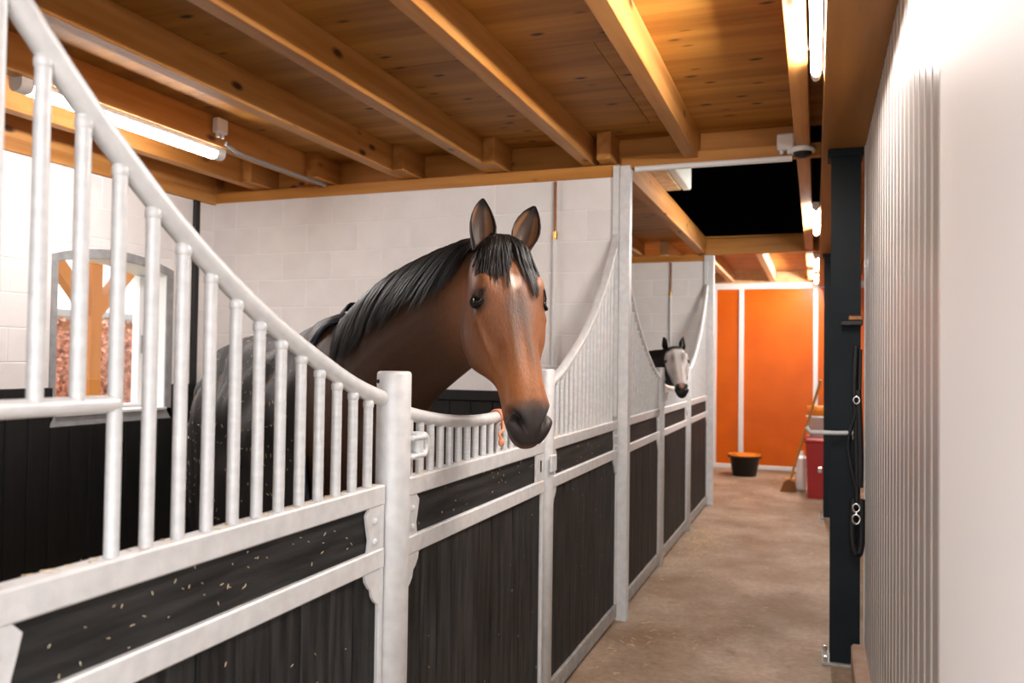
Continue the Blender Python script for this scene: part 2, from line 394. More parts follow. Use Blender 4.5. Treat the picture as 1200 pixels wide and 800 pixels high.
for x in JX[2:]:
    o = .078
    if x == JX[2]: MB().box(x+o+.04, x+o+.125, 4.62, 9.1, ZJ, ZP, .003).build('joist', 'joist', ce, origin=(x, 4.5, ZJ)); continue
    MB().box(x+o, x+o+.075, 4.52, 9.1, ZJ, ZP, .003).build('joist', 'joist', ce, origin=(x+o, 4.5, ZJ))
for x in (.55, 1.2, 1.85, 2.5, 3.15): MB().box(x, x+.075, FRONT, 12.2, ZJ, ZP, .003).build('joist', 'joist', ce, origin=(x, 0, ZJ))
for x in (-3.4, -2.8, -2.2, -1.62, -1.2, -.62): MB().box(x, x+.075, 9.0, 12.2, ZJ, ZP, .003).build('joist', 'pale', ce, origin=(x, 9, ZJ))
for i in range(len(JX)-1):      # end blocking between the joists on the wall head
    a, b = JX[i+1]+.156, JX[i]-.003
    if i == 0: a = JX[1]+.078
    if i == 1: b = JX[1]-.003; a = JX[2]+.21
    MB().box(a, b, 4.815, 4.855, ZJ-(.0 if i > 1 else .0), ZP-.002, .002).build('blocking', 'header', ce, origin=(a, 4.8, ZJ))
MB().box(XL+.02, JX[6]-.003, 4.815, 4.855, ZJ-.02, ZP-.002, .002).build('blocking', 'header', ce, origin=(XL, 4.8, ZJ))
MB().box(-1.09, .02, 4.745, 4.81, 2.645, 2.72, .003).build('header_board', 'header', ce)
MB().box(-1.12, .02, 8.93, 9.03, 2.67, 2.835, .003).build('cross_beam', 'header', ce)
for x, y0, y1 in ((-.04, 4.87, 8.9),): pass
# loft above the opening
lf = empty('wall_loft', (-.5, 6.9, 2.86)); tag(lf, 'dark roof space above the opening in the ceiling', 'roof', kind='structure')
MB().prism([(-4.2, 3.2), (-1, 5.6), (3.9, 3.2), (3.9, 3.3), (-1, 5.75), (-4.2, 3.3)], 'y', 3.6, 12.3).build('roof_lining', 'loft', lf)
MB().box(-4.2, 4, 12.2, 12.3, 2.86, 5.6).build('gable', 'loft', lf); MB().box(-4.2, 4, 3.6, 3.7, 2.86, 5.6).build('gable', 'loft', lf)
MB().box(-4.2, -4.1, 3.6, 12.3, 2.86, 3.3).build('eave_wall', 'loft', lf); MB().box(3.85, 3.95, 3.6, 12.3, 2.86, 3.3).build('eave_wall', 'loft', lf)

# soffit beam along the right of the aisle
sb = MB().box(.022, .24, FRONT, 12.2, 2.6, 2.84, .004).build('timber_beam', 'beam', origin=(.12, 4, 2.6)); tag(sb, 'wide brown timber beam over the right side of the aisle', 'beam')

# right hand ribbed panel wall
wr = empty('wall_right', (.29, 3.1, 0)); tag(wr, 'white vertically ribbed panel wall right of the aisle', 'wall', kind='structure')
MB().box(.227, .34, 1.74, 4.42, .13, 2.6).build('panel_sheet', 'rib', wr)
ribm = unit('rib', lambda: MB().prism([(-.013, 0), (-.011, -.0016), (.011, -.0016), (.013, 0)], 'z', 0, 2.465), 'ribline')
y = 1.805
while y < 4.34:
    inst('rib', ribm, wr, (.227, y, .132), rot=(0, 0, -math.pi/2)); y += .115
MB().box(.222, .35, 4.42, 4.445, .13, 2.6).build('end_trim', 'ribline', wr)
t1 = MB().box(.218, .75, .35, 1.738, 0, 2.6, .01).build('trim_1', 'whitewall'); tag(t1, 'smooth white door jamb at the right edge next to the ribbed panel', 'trim', kind='structure')
kb = MB().box(.165, .34, 1.9, 4.42, 0, .13, .012).build('kerb', 'kerb'); tag(kb, 'low pinkish concrete kerb under the ribbed panel', 'kerb')
wfr = MB().box(3.9, 4.0, .35, 12.5, 0, 2.6).build('wall_right_outer', 'whitewall'); tag(wfr, 'plain white outside wall far right behind the ribbed room', 'wall', kind='structure')

# far wall with orange doors
wf = MB().box(-4.3, 4.0, 12.34, 12.5, 0, 2.86).build('wall_far', 'whitewall'); tag(wf, 'far end wall behind the orange doors', 'wall', kind='structure')
d1 = empty('door_1', (-.7, 12.28, 0)); tag(d1, 'orange panelled sliding doors with pale metal frame at the aisle end', 'door', kind='structure')
for a, b in ((-3.4, -2.32), (-2.26, -1.42), (-1.37, -1.055), (-.985, -.045), (.02, 1.1), (1.16, 2.2)):
    MB().box(a, b, 12.27, 12.31, .06, 2.58).build('door_panel', 'orange', d1)
for a, b in ((-2.32, -2.26), (-1.42, -1.37), (-1.055, -.985), (-.045, .02), (1.1, 1.16)):
    MB().box(a, b, 12.245, 12.315, .06, 2.58, .005).build('stile', 'white', d1)
MB().box(-3.4, 2.2, 12.23, 12.32, 2.58, 2.665, .005).build('head_rail', 'white', d1)
MB().box(-3.4, 2.2, 12.235, 12.32, 0, .06, .005).build('bottom_rail', 'white', d1)
MB().box(-3.4, 2.2, 12.24, 12.33, 2.665, 2.83).build('fascia_board', 'pale', d1)

# ------------------------------------------------------------------ stall fronts
def curve(d): return float(np.interp(d, [0, .07, .2, .31, .44, .56, .76, .97, 1.10, 1.25, 1.4], [1.395, 1.41, 1.453, 1.50, 1.555, 1.615, 1.735, 1.90, 2.025, 2.19, 2.37]))
def smoothcurve(f, a, b, n):
    ys = np.linspace(a, b, n); zs = np.array([f(y) for y in ys])
    for _ in range(3): zs[1:-1] = (zs[:-2]+2*zs[1:-1]+zs[2:])/4
    return list(zip(ys, zs))
XC = XS-.022         # centre plane of bars
barm = unit('bar', lambda: MB().tube([(0, 0, 0), (0, 0, 1)], .0125, 10, False), 'galv')
boltm = unit('bolt', lambda: MB().sphere((0, 0, 0), .009, 8, 6, (.7, 1, 1)), 'galv')
SP = .0755
def ogee(y0, sgn):
    """bracket plate outline in (y,z): straight edge at y0, scalloped edge away from the post"""
    pr = [(0, 1.112), (.052, 1.112), (.064, 1.095), (.058, 1.06), (.052, 1.03), (.055, 1.005), (.062, .985), (.066, .95), (.062, .925), (.050, .905), (.042, .898), (.038, .878), (.028, .862), (.012, .848), (0, .842)]
    return [(y0+sgn*a*1.45, z) for a, z in pr]
def frame_parts(root, y0, y1, zb=.06, boards=True, brackets=(1, 1), stiles=True):
    MB().box(XS-.045, XS, y0, y1, 1.112, 1.165, .004).build('top_rail', 'galv', root)
    MB().box(XS-.045, XS, y0, y1, .945, .998, .004).build('middle_rail', 'galv', root)
    MB().box(XS-.045, XS, y0, y1, zb-.035, zb+.045, .004).build('bottom_rail', 'galvdark', root)
    if stiles:
        for a, b in ((y0, y0+.022), (y1-.022, y1)): MB().box(XS-.047, XS-.003, a, b, zb+.02, 1.14, .003).build('stile', 'galv', root)
    n = max(2, round((y1-y0-.04)/.115)); pw = (y1-y0-.04)/n
    me = unit('plank%.3f_%.2f' % (pw, zb), lambda: MB().box(-.014, .014, -pw/2+.0015, pw/2-.0015, 0, .95-zb-.03, .003), 'board')
    for i in range(n): inst('plank', me, root, (XS-.027+random.uniform(-.0015, .0015), y0+.02+pw*(i+.5), zb+.04))
    MB().box(XS-.04, XS-.014, y0+.01, y1-.01, .99, 1.118).build('upper_board', 'boardh', root)
    for k, (yy, sg) in enumerate(((y0, 1), (y1, -1))):
        if not brackets[k]: continue
        br = MB().prism(ogee(yy, sg), 'x', XS-.012, XS-.004).build('bracket', 'galv', root)
        for z in (1.075, 1.022): inst('bolt', boltm, br, (XS-.002, yy+sg*.05, z))
def fixed_panel(name, y0, y1, low, label, hatch=False):
    """low = -1: the low end of the swept rail is at y0, +1: at y1"""
    root = empty(name, (XC, (y0+y1)/2, 0)); tag(root, label, 'stall front', 'swept fixed panels of the stall fronts')
    frame_parts(root, y0, y1)
    f = (lambda y: curve(y-y0)) if low < 0 else (lambda y: curve(y1-y))
    P = smoothcurve(f, y0-(.01 if low < 0 else 0), y1+(.01 if low > 0 else 0), 26)
    rail = MB().tube([(XC, y, z) for y, z in P], .0215, 16); rail.build('swept_rail', 'galv', root)
    ys = []
    y = y1-.062 if low > 0 else y0+.06
    while y0+.03 < y < y1-.03: ys.append(y); y += -SP if low > 0 else SP
    for i, y in enumerate(ys):
        z0 = 1.16
        if hatch and y < 1.0: z0 = 1.42
        z1 = f(y)-.005
        inst('bar', barm, root, (XC, y, z0), (1, 1, z1-z0))
        inst('weld_collar', unit('collar', lambda: MB().lathe([(.0125, -.010), (.0145, -.007), (.0145, .004), (.0125, .008)], 0, 0, 10), 'galv'), root, (XC, y, f(y)-.022-.004))
    if hatch:
        yh = min((q for q in ys if q >= 1.0))
        MB().tube([(XC, y0, 1.42), (XC, yh, 1.42)], .0145, 12).build('hatch_bar', 'galv', root)
    return root
pA = fixed_panel('stall_fence', .79, 1.95, 1, 'nearest galvanised stall panel with swept rail rising to the left edge', hatch=True)
pB = fixed_panel('stall_fence', 3.412, 4.70, -1, 'galvanised stall panel with swept bars just right of the bay horse')
pC = fixed_panel('stall_fence', 4.79, 6.07, 1, 'galvanised stall panel with swept bars left of the white faced horse')
pD = fixed_panel('stall_fence', 7.53, 8.90, -1, 'farthest galvanised stall panel with swept bars beside the orange door')

def door(name, y0, y1, label):
    root = empty(name, (XC, (y0+y1)/2, 0)); tag(root, label, 'stall door', 'lowered stall doors')
    frame_parts(root, y0, y1, brackets=(1, 0))
    ym = (y0+y1)/2; hw = (y1-y0)/2
    f = lambda y: 1.292+.062*((y-ym)/hw)**2
    P = [(XC, y, f(y)) for y in np.linspace(y0+.005, y1-.005, 22)]
    MB().tube(P, .0205, 16).build('dipped_rail', 'galv', root)
    y = y0+.055
    while y < y1-.04:
        inst('bar', barm, root, (XC, y, 1.16), (1, 1, f(y)-.005-1.16)); y += SP*.93
    for a, b in ((y0, y0+.028), (y1-.024, y1)): MB().box(XS-.04, XS-.006, a, b, 1.165, f(a)+.022, .003).build('upright', 'galv', root)
    hp = MB().box(XS-.012, XS-.004, y1-.105, y1-.0, .998, 1.112, .002); lp = hp.build('lock_plate', 'galv', root)
    MB().box(XS-.005, XS-.001, y1-.052, y1-.038, 1.035, 1.085, .002).build('lock_slot', 'black', lp)
    # hinge at the post side
    h = empty('hinge', (XS, y0, 1.26)); h.parent = root; h.location = Vector((XS, y0, 1.26))-wl(root)
    q = MB()
    for z in (1.226, 1.276): q.box(XS-.004, XS+.04, y0-.035, y0+.05, z, z+.011, .003)
    q.box(XS-.004, XS+.006, y0-.03, y0+.02, 1.237, 1.276)
    hh = q.build('hinge_plate', 'galv', root)
    MB().tube([(XS+.02, y0+.03, 1.218), (XS+.02, y0+.03, 1.296)], .016, 16).build('hinge_pin', 'galv', hh)
    q = MB(); ring = [(XS+.02, y0+.062+.022*math.cos(t), 1.257+.028*math.sin(t)) for t in np.linspace(0, 2*math.pi, 21)]
    q.tube(ring, .010, 10, False).build('hinge_eye', 'galv', hh)
    bpy.data.objects.remove(h)
    return root
dA = door('stall_door', 2.065, 3.325, 'lowered galvanised stall door with black planks under the bay horse')
dB = door('stall_door', 6.15, 7.45, 'lowered galvanised stall door under the white faced horse')

def round_post(y, r, label, ztop=1.468, hole=True):
    root = empty('stall_post', (XS-.01, y, 0)); tag(root, label, 'post', 'round posts of the stall fronts')
    MB().lathe([(0, 0), (r, 0), (r, ztop-.008), (r-.003, ztop-.002), (r-.008, ztop), (0, ztop)], XS-.01, y, 32).build('tube', 'galv', root)
    a = math.radians(-125)
    MB().sphere((XS-.01+r*math.cos(a), y+r*math.sin(a), ztop-.028), .006, 8, 6).build('drain_hole', 'black', root)
    return root
round_post(2.005, .0475, 'thick round galvanised post between the nearest panel and the stall door')
p2 = round_post(3.37, .034, 'round galvanised latch post right of the bay horse')
MB().box(XS+.02, XS+.03, 3.33, 3.40, 1.03, 1.10, .002).build('latch_keep', 'galv', p2)
round_post(6.11, .034, 'round galvanised post left of the white faced horse')
round_post(7.49, .034, 'round galvanised post right of the white faced horse')
for y, lab in ((4.72, 'tall square galvanised post at the end of the nearer block wall'), (8.92, 'tall square galvanised post at the end of the farther block wall')):
    r = empty('divider_post', (XS+.01, y+.035, 0)); tag(r, lab, 'post', 'tall divider posts')
    q = MB(); q.box(XS-.012, XS+.05, y, y+.008, 0, 2.66, .002); q.box(XS-.012, XS+.05, y+.062, y+.07, 0, 2.66, .002); q.box(XS+.042, XS+.05, y+.008, y+.062, 0, 2.66); q.box(XS-.012, XS-.004, y+.008, y+.062, 0, 2.66)
    q.build('box_section', 'galv', r)
    MB().box(XS-.05, XS-.013, y-.008, y-.001, 1.18, 2.66, .001).build('wall_flange', 'galv', r)

# ------------------------------------------------------------------ lamps and services
def tube_light(name, x, y0, y1, z, wd, label, em, group):
    r = empty(name, (x, (y0+y1)/2, z)); tag(r, label, 'lamp', group)
    MB().box(x-wd/2, x+wd/2, y0+.05, y1-.05, z+.018, z+.05, .004).build('housing', 'white', r)
    n = 10; pr = [(x-wd/2+.002, z+.02)]+[(x-(wd/2-.002)*math.cos(math.pi*i/n), z+.018-.036*math.sin(math.pi*i/n)) for i in range(1, n)]+[(x+wd/2-.002, z+.02)]
    MB().prism(pr, 'y', y0+.06, y1-.06).build('diffuser', em, r)
    for a, b in ((y0, y0+.06), (y1-.06, y1)):
        pr2 = [(x-wd/2, z+.045)]+[(x-wd/2*math.cos(math.pi*i/n), z+.018-.036*math.sin(math.pi*i/n)) for i in range(n+1)]+[(x+wd/2, z+.045)]
        MB().prism(pr2, 'y', a, b).build('end_cap', 'white', r)
    return r
tube_light('tube_light', -3.2, 2.5, 3.78, 2.638, .078, 'lit tube lamp under a joist inside the near stall', 'stalltube', 'tube lamps')
for y0, y1, lab in ((2.15, 3.42, 'nearest tube lamp beside the brown beam over the aisle'), (6.3, 7.57, 'tube lamp beside the brown beam past the ceiling opening'), (9.25, 10.45, 'tube lamp beyond the cross beam near the orange doors'), (10.8, 12.0, 'farthest tube lamp closest to the orange doors')):
    tl = tube_light('tube_light', -.006, y0, y1, 2.635, .042, lab, 'tube', 'tube lamps')
    for yy in (y0+.2, y1-.2): MB().box(-.04, .0, yy, yy+.03, 2.684, 2.72).build('clip', 'white', tl)
def jbox(c, s, label, ax):
    r = empty('junction_box', c); tag(r, label, 'junction box', 'cable junction boxes')
    q = MB().box(c[0]-s/2*(.55 if ax == 'x' else 1), c[0]+s/2*(.55 if ax == 'x' else 1), c[1]-s/2*(.55 if ax == 'y' else 1), c[1]+s/2*(.55 if ax == 'y' else 1), c[2]-s/2, c[2]+s/2, .008); q.build('box', 'white', r)
    for k in (-1, 1):
        o = (k*s*.22, 0) if ax == 'y' else (0, k*s*.22)
        MB().tube([(c[0]+o[0], c[1]+o[1], c[2]-s/2), (c[0]+o[0], c[1]+o[1], c[2]-s/2-.022)], .011, 10).build('cable_gland', 'white', r)
jbox((-3.112, 3.67, 2.782), .085, 'white junction box on the joist above the stall tube lamp', 'x')
jbox((-.165, 4.725, 2.725), .09, 'white junction box on the header beside the dome sensor', 'y')
cn = MB().tube([(-3.115, 3.72, 2.70), (-3.115, 3.80, 2.675), (-3.115, 3.9, 2.668), (-3.115, 4.72, 2.668)], .011, 10).build('conduit', 'grey'); tag(cn, 'thin grey conduit along the joist from the stall junction box', 'conduit')
cn = MB().tube([(-1.0, 4.72, 2.632), (-.13, 4.72, 2.632)], .017, 14).build('conduit', 'white'); tag(cn, 'white plastic conduit under the header by the ceiling opening', 'conduit')
ds = empty('dome_sensor', (-.075, 4.69, 2.62)); tag(ds, 'white dome sensor with black eye under the joist', 'sensor')
MB().lathe([(0, 2.68), (.062, 2.68), (.066, 2.665), (.062, 2.652), (0, 2.652)], -.075, 4.69, 24).build('base', 'white', ds)
MB().sphere((-.075, 4.69, 2.652), .05, 20, 10, (1, 1, .6)).build('dome', 'black', ds)
def waterpipe(x, y, zj, zb, label):
    r = empty('water_pipe', (x, y, zb)); tag(r, label, 'pipe', 'water pipes on the block walls')
    MB().tube([(x, y, zj), (x, y, 2.59)], .009, 12).build('copper_pipe', 'copper', r)
    MB().tube([(x, y, zj-.025), (x, y, zj+.02)], .016, 12).build('fitting', 'brass', r)
    MB().tube([(x, y, zb), (x, y, zj-.02)], .013, 12).build('white_sleeve', 'white', r)
    MB().box(x-.05, x+.03, y-.02, y+.02, zb-.03, zb+.0, .004).build('pipe_bracket', 'galv', r)
waterpipe(-1.487, 4.72, 2.265, 1.47, 'copper and white water pipe on the wall behind the bay horse')
waterpipe(-1.486, 8.92, 2.26, 1.35, 'copper and white water pipe on the wall behind the white faced horse')
dp = MB().box(XL, XL+.03, 4.535, 4.585, 1.315, 2.588, .004).build('drain_channel', 'black'); tag(dp, 'black vertical channel on the left wall near the corner', 'channel')

# steel columns right of the aisle
def column(y, label):
    r = empty('steel_column', (.14, y+.07, 0)); tag(r, label, 'column', 'dark steel columns')
    q = MB().box(.068, .208, y, y+.009, .012, 2.56); q.box(.068, .208, y+.131, y+.14, .012, 2.56); q.box(.132, .144, y+.009, y+.131, .012, 2.56); q.build('h_section', 'steel', r)
    MB().box(.03, .215, y-.03, y+.17, 0, .012, .002).build('base_plate', 'galvdark', r)
    MB().box(.05, .22, y-.01, y+.15, 2.56, 2.6, .002).build('cap_plate', 'steel', r)
    for xx, yy in ((.048, y-.012), (.048, y+.15)): MB().tube([(xx, yy, .012), (xx, yy, .04)], .009, 8).build('anchor_bolt', 'chrome', r)
    return r
column(4.46, 'near dark steel column at the end of the ribbed panel')
column(8.62, 'far dark steel column standing in front of the red feed bin')

# ------------------------------------------------------------------ horses
def cr(P, n, closed=False):
    P = np.asarray(P, float); m = len(P); out = []
    for i in range(m if closed else m-1):
        g = (lambda k: P[k % m]) if closed else (lambda k: P[min(max(k, 0), m-1)])
        p0, p1, p2, p3 = g(i-1), g(i), g(i+1), g(i+2)
        for t in np.linspace(0, 1, n, endpoint=False):
            out.append(.5*((2*p1)+(-p0+p2)*t+(2*p0-5*p1+4*p2-p3)*t*t+(-p0+3*p1-3*p2+p3)*t**3))
    if not closed: out.append(P[-1])
    return np.array(out)
HS = [ # u, dorsal mid, dorsal edge, upper side, mid side, low side, ventral mid : (w, v)
 (-.035, (0, -.045), (.03, -.05), (.045, -.08), (.045, -.11), (.03, -.14), (0, -.15)),
 (.02, (0, -.008), (.048, -.014), (.076, -.05), (.08, -.10), (.06, -.16), (0, -.18)),
 (.09, (0, .006), (.058, -.002), (.096, -.042), (.092, -.11), (.078, -.20), (0, -.235)),
 (.16, (0, .010), (.062, .000), (.104, -.040), (.094, -.12), (.080, -.235), (0, -.272)),
 (.23, (0, .006), (.052, -.005), (.089, -.050), (.088, -.13), (.076, -.245), (0, -.285)),
 (.30, (0, .002), (.043, -.009), (.074, -.050), (.077, -.12), (.066, -.222), (0, -.258)),
 (.37, (0, .000), (.037, -.009), (.061, -.045), (.063, -.10), (.046, -.168), (0, -.188)),
 (.44, (0, .000), (.033, -.008), (.053, -.040), (.053, -.085), (.036, -.134), (0, -.145)),
 (.51, (0, .000), (.034, -.007), (.054, -.037), (.051, -.078), (.036, -.124), (0, -.134)),
 (.57, (0, -.003), (.038, -.007), (.062, -.040), (.056, -.080), (.040, -.122), (0, -.131)),
 (.615, (0, -.012), (.037, -.016), (.061, -.045), (.056, -.082), (.038, -.119), (0, -.127)),
 (.65, (0, -.030), (.031, -.034), (.050, -.055), (.047, -.083), (.032, -.109), (0, -.117)),
 (.675, (0, -.056), (.018, -.058), (.029, -.067), (.027, -.083), (.019, -.096), (0, -.101))]
def head_rings():
    R = []
    for s in HS:
        kw = float(np.interp(s[0], [0, .16, .23, .37, .51, .62], [1.13, 1.20, 1.22, 1.24, 1.20, 1.10])); kv = float(np.interp(s[0], [0, .2, .37, .51, .6], [1.05, 1.08, 1.14, 1.14, 1.06]))
        half = [np.array((p[0]*kw, p[1]*(1.0 if p[1] > -.06 else kv))) for p in s[1:]]
        ring = half + [np.array((-p[0], p[1])) for p in half[-2:0:-1]]
        r = cr(ring, 4, True); R.append(np.column_stack([np.full(len(r), s[0]), r[:, 1], r[:, 0]]))   # u,v,w
    R = np.array(R); m = R.shape[1]
    return np.stack([cr(R[:, k], 4) for k in range(m)], 1)
HR = head_rings()
U_OLD = [-.2, -.05, 0, .09, .16, .23, .30, .37, .44, .51, .57, .70, 9]; U_NEW = [-.2, -.05, 0, .105, .195, .270, .345, .410, .465, .520, .572, .70, 9]
def loft_mesh(mb, rings):
    n = len(rings[0]); m = len(rings); vs = [p for r in rings for p in r]
    fs = [(i*n+k, i*n+(k+1) % n, (i+1)*n+(k+1) % n, (i+1)*n+k) for i in range(m-1) for k in range(n)]
    fs += [tuple(range(n))[::-1], tuple(range((m-1)*n, m*n))]
    mb.add(vs, fs, True)

class Horse: pass
def make_horse(H):
    """H: O,U,V,W head frame, s scale, neck controls, body frame, colour function"""
    O, U, V, Wd, s = H.O, H.U, H.V, H.W, H.s
    loc2w = lambda L: O+s*(np.interp(L[..., 0:1], U_OLD, U_NEW)*U+L[..., 1:2]*V+L[..., 2:3]*Wd)
    mb = MB()
    loft_mesh(mb, [loc2w(r) for r in HR])
    d = np.array([math.cos(H.bang), math.sin(H.bang), 0]); nrm = np.array([-d[1], d[0], 0])   # rearward axis and lateral
    def bpt(t, lat, z): return np.array([H.B[0], H.B[1], 0])+s*(d*t+nrm*lat)+np.array([0, 0, s*z])
    # neck rings
    C = cr(H.neck_c, 8); A = cr(H.neck_r, 8); m = len(C); nr = []; H.nf = []
    for i in range(m):
        T = C[min(i+1, m-1)]-C[max(i-1, 0)]; T /= np.linalg.norm(T)
        up = np.array([0, 0, 1.])-T*T[2]; up /= np.linalg.norm(up); lat = np.cross(T, up)
        H.nf.append((C[i], up, lat, A[i]))
        nr.append([C[i]+up*A[i][0]*math.cos(q)*(1.0 if math.cos(q) > 0 else 1)+lat*A[i][1]*math.sin(q)*(1-.38*max(0, math.cos(q))**1.5) for q in np.linspace(0, 2*math.pi, 28, endpoint=False)])
    loft_mesh(mb, nr)
    # body
    BS = [(-.43, 1.27, 1.08, .09), (-.38, 1.40, .98, .18), (-.22, 1.54, .84, .25), (0, 1.665, .77, .275), (.3, 1.595, .75, .30), (.6, 1.575, .79, .315), (.85, 1.60, .86, .30), (1.08, 1.575, .92, .285), (1.28, 1.44, .96, .225), (1.38, 1.32, 1.03, .11)]
    B = cr(np.array(BS), 4); rings = []
    for t, zt, zb, hw in B:
        rings.append([bpt(t, hw*math.sin(q)*(1-.12*math.cos(q)), (zt+zb)/2+(zt-zb)/2*math.cos(q)) for q in np.linspace(0, 2*math.pi, 36, endpoint=False)])
    loft_mesh(mb, rings); H.B_ = B; H.bpt = bpt
    for lat in (-.14, .14):
        fz = [(1.15, -.08, .12), (.95, -.10, .085), (.75, -.12, .062), (.52, -.13, .045), (.47, -.125, .048), (.42, -.13, .036), (.2, -.13, .028), (.12, -.135, .036), (.06, -.16, .034), (.03, -.17, .052), (0, -.18, .056)]
        hz = [(1.2, 1.02, .17), (1.0, 1.08, .14), (.8, 1.10, .09), (.62, 1.16, .06), (.54, 1.21, .052), (.45, 1.19, .04), (.25, 1.18, .031), (.13, 1.17, .039), (.06, 1.14, .036), (.03, 1.13, .053), (0, 1.12, .058)]
        for L in (fz, hz): mb.tube([bpt(t, lat, z) for z, t, r in L], [r*s for z, t, r in L], 16)
    me = mb.mesh('body'); ob = bpy.data.objects.new('tmp', me); COL.objects.link(ob)
    md = ob.modifiers.new('r', 'REMESH'); md.mode = 'VOXEL'; md.voxel_size = H.vox
    md = ob.modifiers.new('s', 'SMOOTH'); md.factor = .5; md.iterations = H.smooth
    dg = bpy.context.evaluated_depsgraph_get(); me2 = bpy.data.meshes.new_from_object(ob.evaluated_get(dg)); bpy.data.objects.remove(ob)
    nv = len(me2.vertices); co = np.empty(nv*3); me2.vertices.foreach_get('co', co); co = co.reshape(-1, 3)
    no = np.empty(nv*3); me2.vertices.foreach_get('normal', no); no = no.reshape(-1, 3)
    def loc(p): q = (p-O)/s; return np.column_stack([np.interp(q@U, U_NEW, U_OLD), q@V, q@Wd])
    Lc = loc(co); u, v, w = Lc.T; aw = np.abs(w)
    hd = (u > -.05) & (u < .72) & (v > -.3) & (v < .05) & (aw < .16)
    Ln = np.column_stack([no@U, no@V, no@Wd])
    def g(cu, cv, cw, su, sv, sw): return np.exp(-(((u-cu)/su)**2+((v-cv)/sv)**2+((aw-cw)/sw)**2))*hd
    disp = np.zeros(nv)
    sup = np.clip((v+.035)/.02, 0, 1)*hd                              # front of the face only
    disp += .017*g(.125, -.015, .090, .040, .03, .03)                 # brow bone
    disp += .006*g(.215, -.055, .105, .020, .03, .03)                 # lower lid swelling
    disp -= .012*g(.172, -.050, .118, .020, .022, .035)               # eye socket
    disp -= .012*g(.075, -.025, .075, .028, .03, .03)                 # hollow above the eye
    ridge = -.066-.10*(u-.27)
    disp += .014*np.exp(-((v-ridge)/.011)**2)*np.exp(-((u-.275)/.075)**2)*(aw > .05)*hd      # facial crest
    disp -= .012*np.exp(-((v-ridge+.032)/.022)**2)*np.exp(-((u-.30)/.07)**2)*(aw > .05)*hd   # groove behind it
    disp -= .014*g(.335, -.040, .068, .055, .022, .03)                # hollow beside the nasal bone
    disp += .0030*np.exp(-((aw-.030)/.011)**2)*np.exp(-((u-.37)/.12)**2)*sup                 # nasal bones
    disp -= .0025*np.exp(-(aw/.012)**2)*np.exp(-((u-.36)/.12)**2)*sup
    disp += .006*np.exp(-((aw-.02)/.02)**2)*np.exp(-((u-.12)/.05)**2)*sup
    disp += .0040*np.exp(-((v+.10+.35*(u-.38))/.006)**2)*np.exp(-((u-.38)/.07)**2)*(aw > .04)*hd   # vein
    fm = np.clip((v+.085)/.02, 0, 1)*hd
    nc = .053-.60*(u-.606)
    disp += .013*np.exp(-(((u-.604)/.040)**2+((aw-nc-.004)/.026)**2))*fm        # nostril rim
    nv_ = np.exp(-(((u-.606)/.033)**2+((aw-nc)/.0110)**2))*fm
    disp -= .048*nv_
    disp -= .009*np.exp(-((v+.092-.12*(u-.6))/.006)**2)*np.clip((u-.55)/.02, 0, 1)*(u < .70)*hd    # mouth line
    disp += .010*g(.655, -.118, 0, .03, .02, .04)                     # chin
    disp += .010*np.exp(-(((u-.24)/.08)**2+((v+.20)/.06)**2))*(aw > .05)*hd   # jowl
    disp -= .006*np.exp(-(((u-.30)/.05)**2+((v+.145)/.03)**2))*(aw > .05)*hd
    disp -= .006*g(.60, -.02, 0, .03, .02, .012)
    co = co+no*(disp*s)[:, None]
    col = H.colour(u, v, w, aw, co, hd, nv_)
    # ears
    vs = [tuple(p) for p in co]; 
    npol = len(me2.polygons); lt = np.empty(npol, int); me2.polygons.foreach_get('loop_total', lt); ls = np.empty(npol, int); me2.polygons.foreach_get('loop_start', ls)
    vi = np.empty(len(me2.loops), int); me2.loops.foreach_get('vertex_index', vi)
    faces = [tuple(vi[a:a+b]) for a, b in zip(ls, lt)]
    cols = [tuple(c) for c in col]
    for sg in (-1, 1):
        base = np.array([-.005, -.058, sg*.070]); 
        ax = np.array(H.ear_axis[0 if sg < 0 else 1]); ax = ax/np.linalg.norm(ax)
        fw = np.array(H.ear_face[0 if sg < 0 else 1]); fw = fw-ax*(fw@ax); fw /= np.linalg.norm(fw); sd = np.cross(ax, fw)
        ln = .170; prof = [(-.1, .026), (.0, .030), (.12, .036), (.28, .043), (.45, .045), (.62, .040), (.78, .030), (.9, .018), (.97, .008), (1.0, .002)]
        n0 = len(vs); K = 15
        for layer, (off, shade) in enumerate(((0, 0), (-.006, 1))):
            for (tt, wd) in prof:
                for k in range(K):
                    a = -1+2*k/(K-1); open_ = 1.5-.55*tt
                    th = a*open_*1.25
                    rad = wd*1.0
                    x = rad*math.sin(th); y = -rad*math.cos(th)*.95+rad*.45
                    r_ = 1 if layer == 0 else 1.0
                    p = base+ax*(tt*ln)+sd*(x*(1+.0*layer))+fw*(y)
                    nrm_ = sd*math.sin(th)-fw*math.cos(th)
                    p = p+nrm_*(.005 if layer else 0)*(1-.6*tt)
                    # curl of the tip
                    p = p+fw*.012*tt*tt
                    vs.append(tuple(loc2w(p[None])[0]))
                    edge = abs(a) > .82 or tt > .86
                    if H.kind == 'bay':
                        c = (.006, .004, .004) if edge or tt < 0 else ((.15, .062, .026) if layer == 1 else ((.045, .024, .014) if abs(a) < .32 and tt > .1 else (.16, .075, .035)))
                    else: c = (.008, .008, .008)
                    cols.append((*c, 1))
        m_ = len(prof)
        for layer in (0, 1):
            for i in range(m_-1):
                for k in range(K-1):
                    q = n0+layer*m_*K+i*K+k; f = (q, q+1, q+K+1, q+K); faces.append(f if layer else f[::-1])
        for i in range(m_-1):
            for k in (0, K-1):
                a_, b_ = n0+i*K+k, n0+(i+1)*K+k; faces.append((a_, b_, b_+m_*K, a_+m_*K))
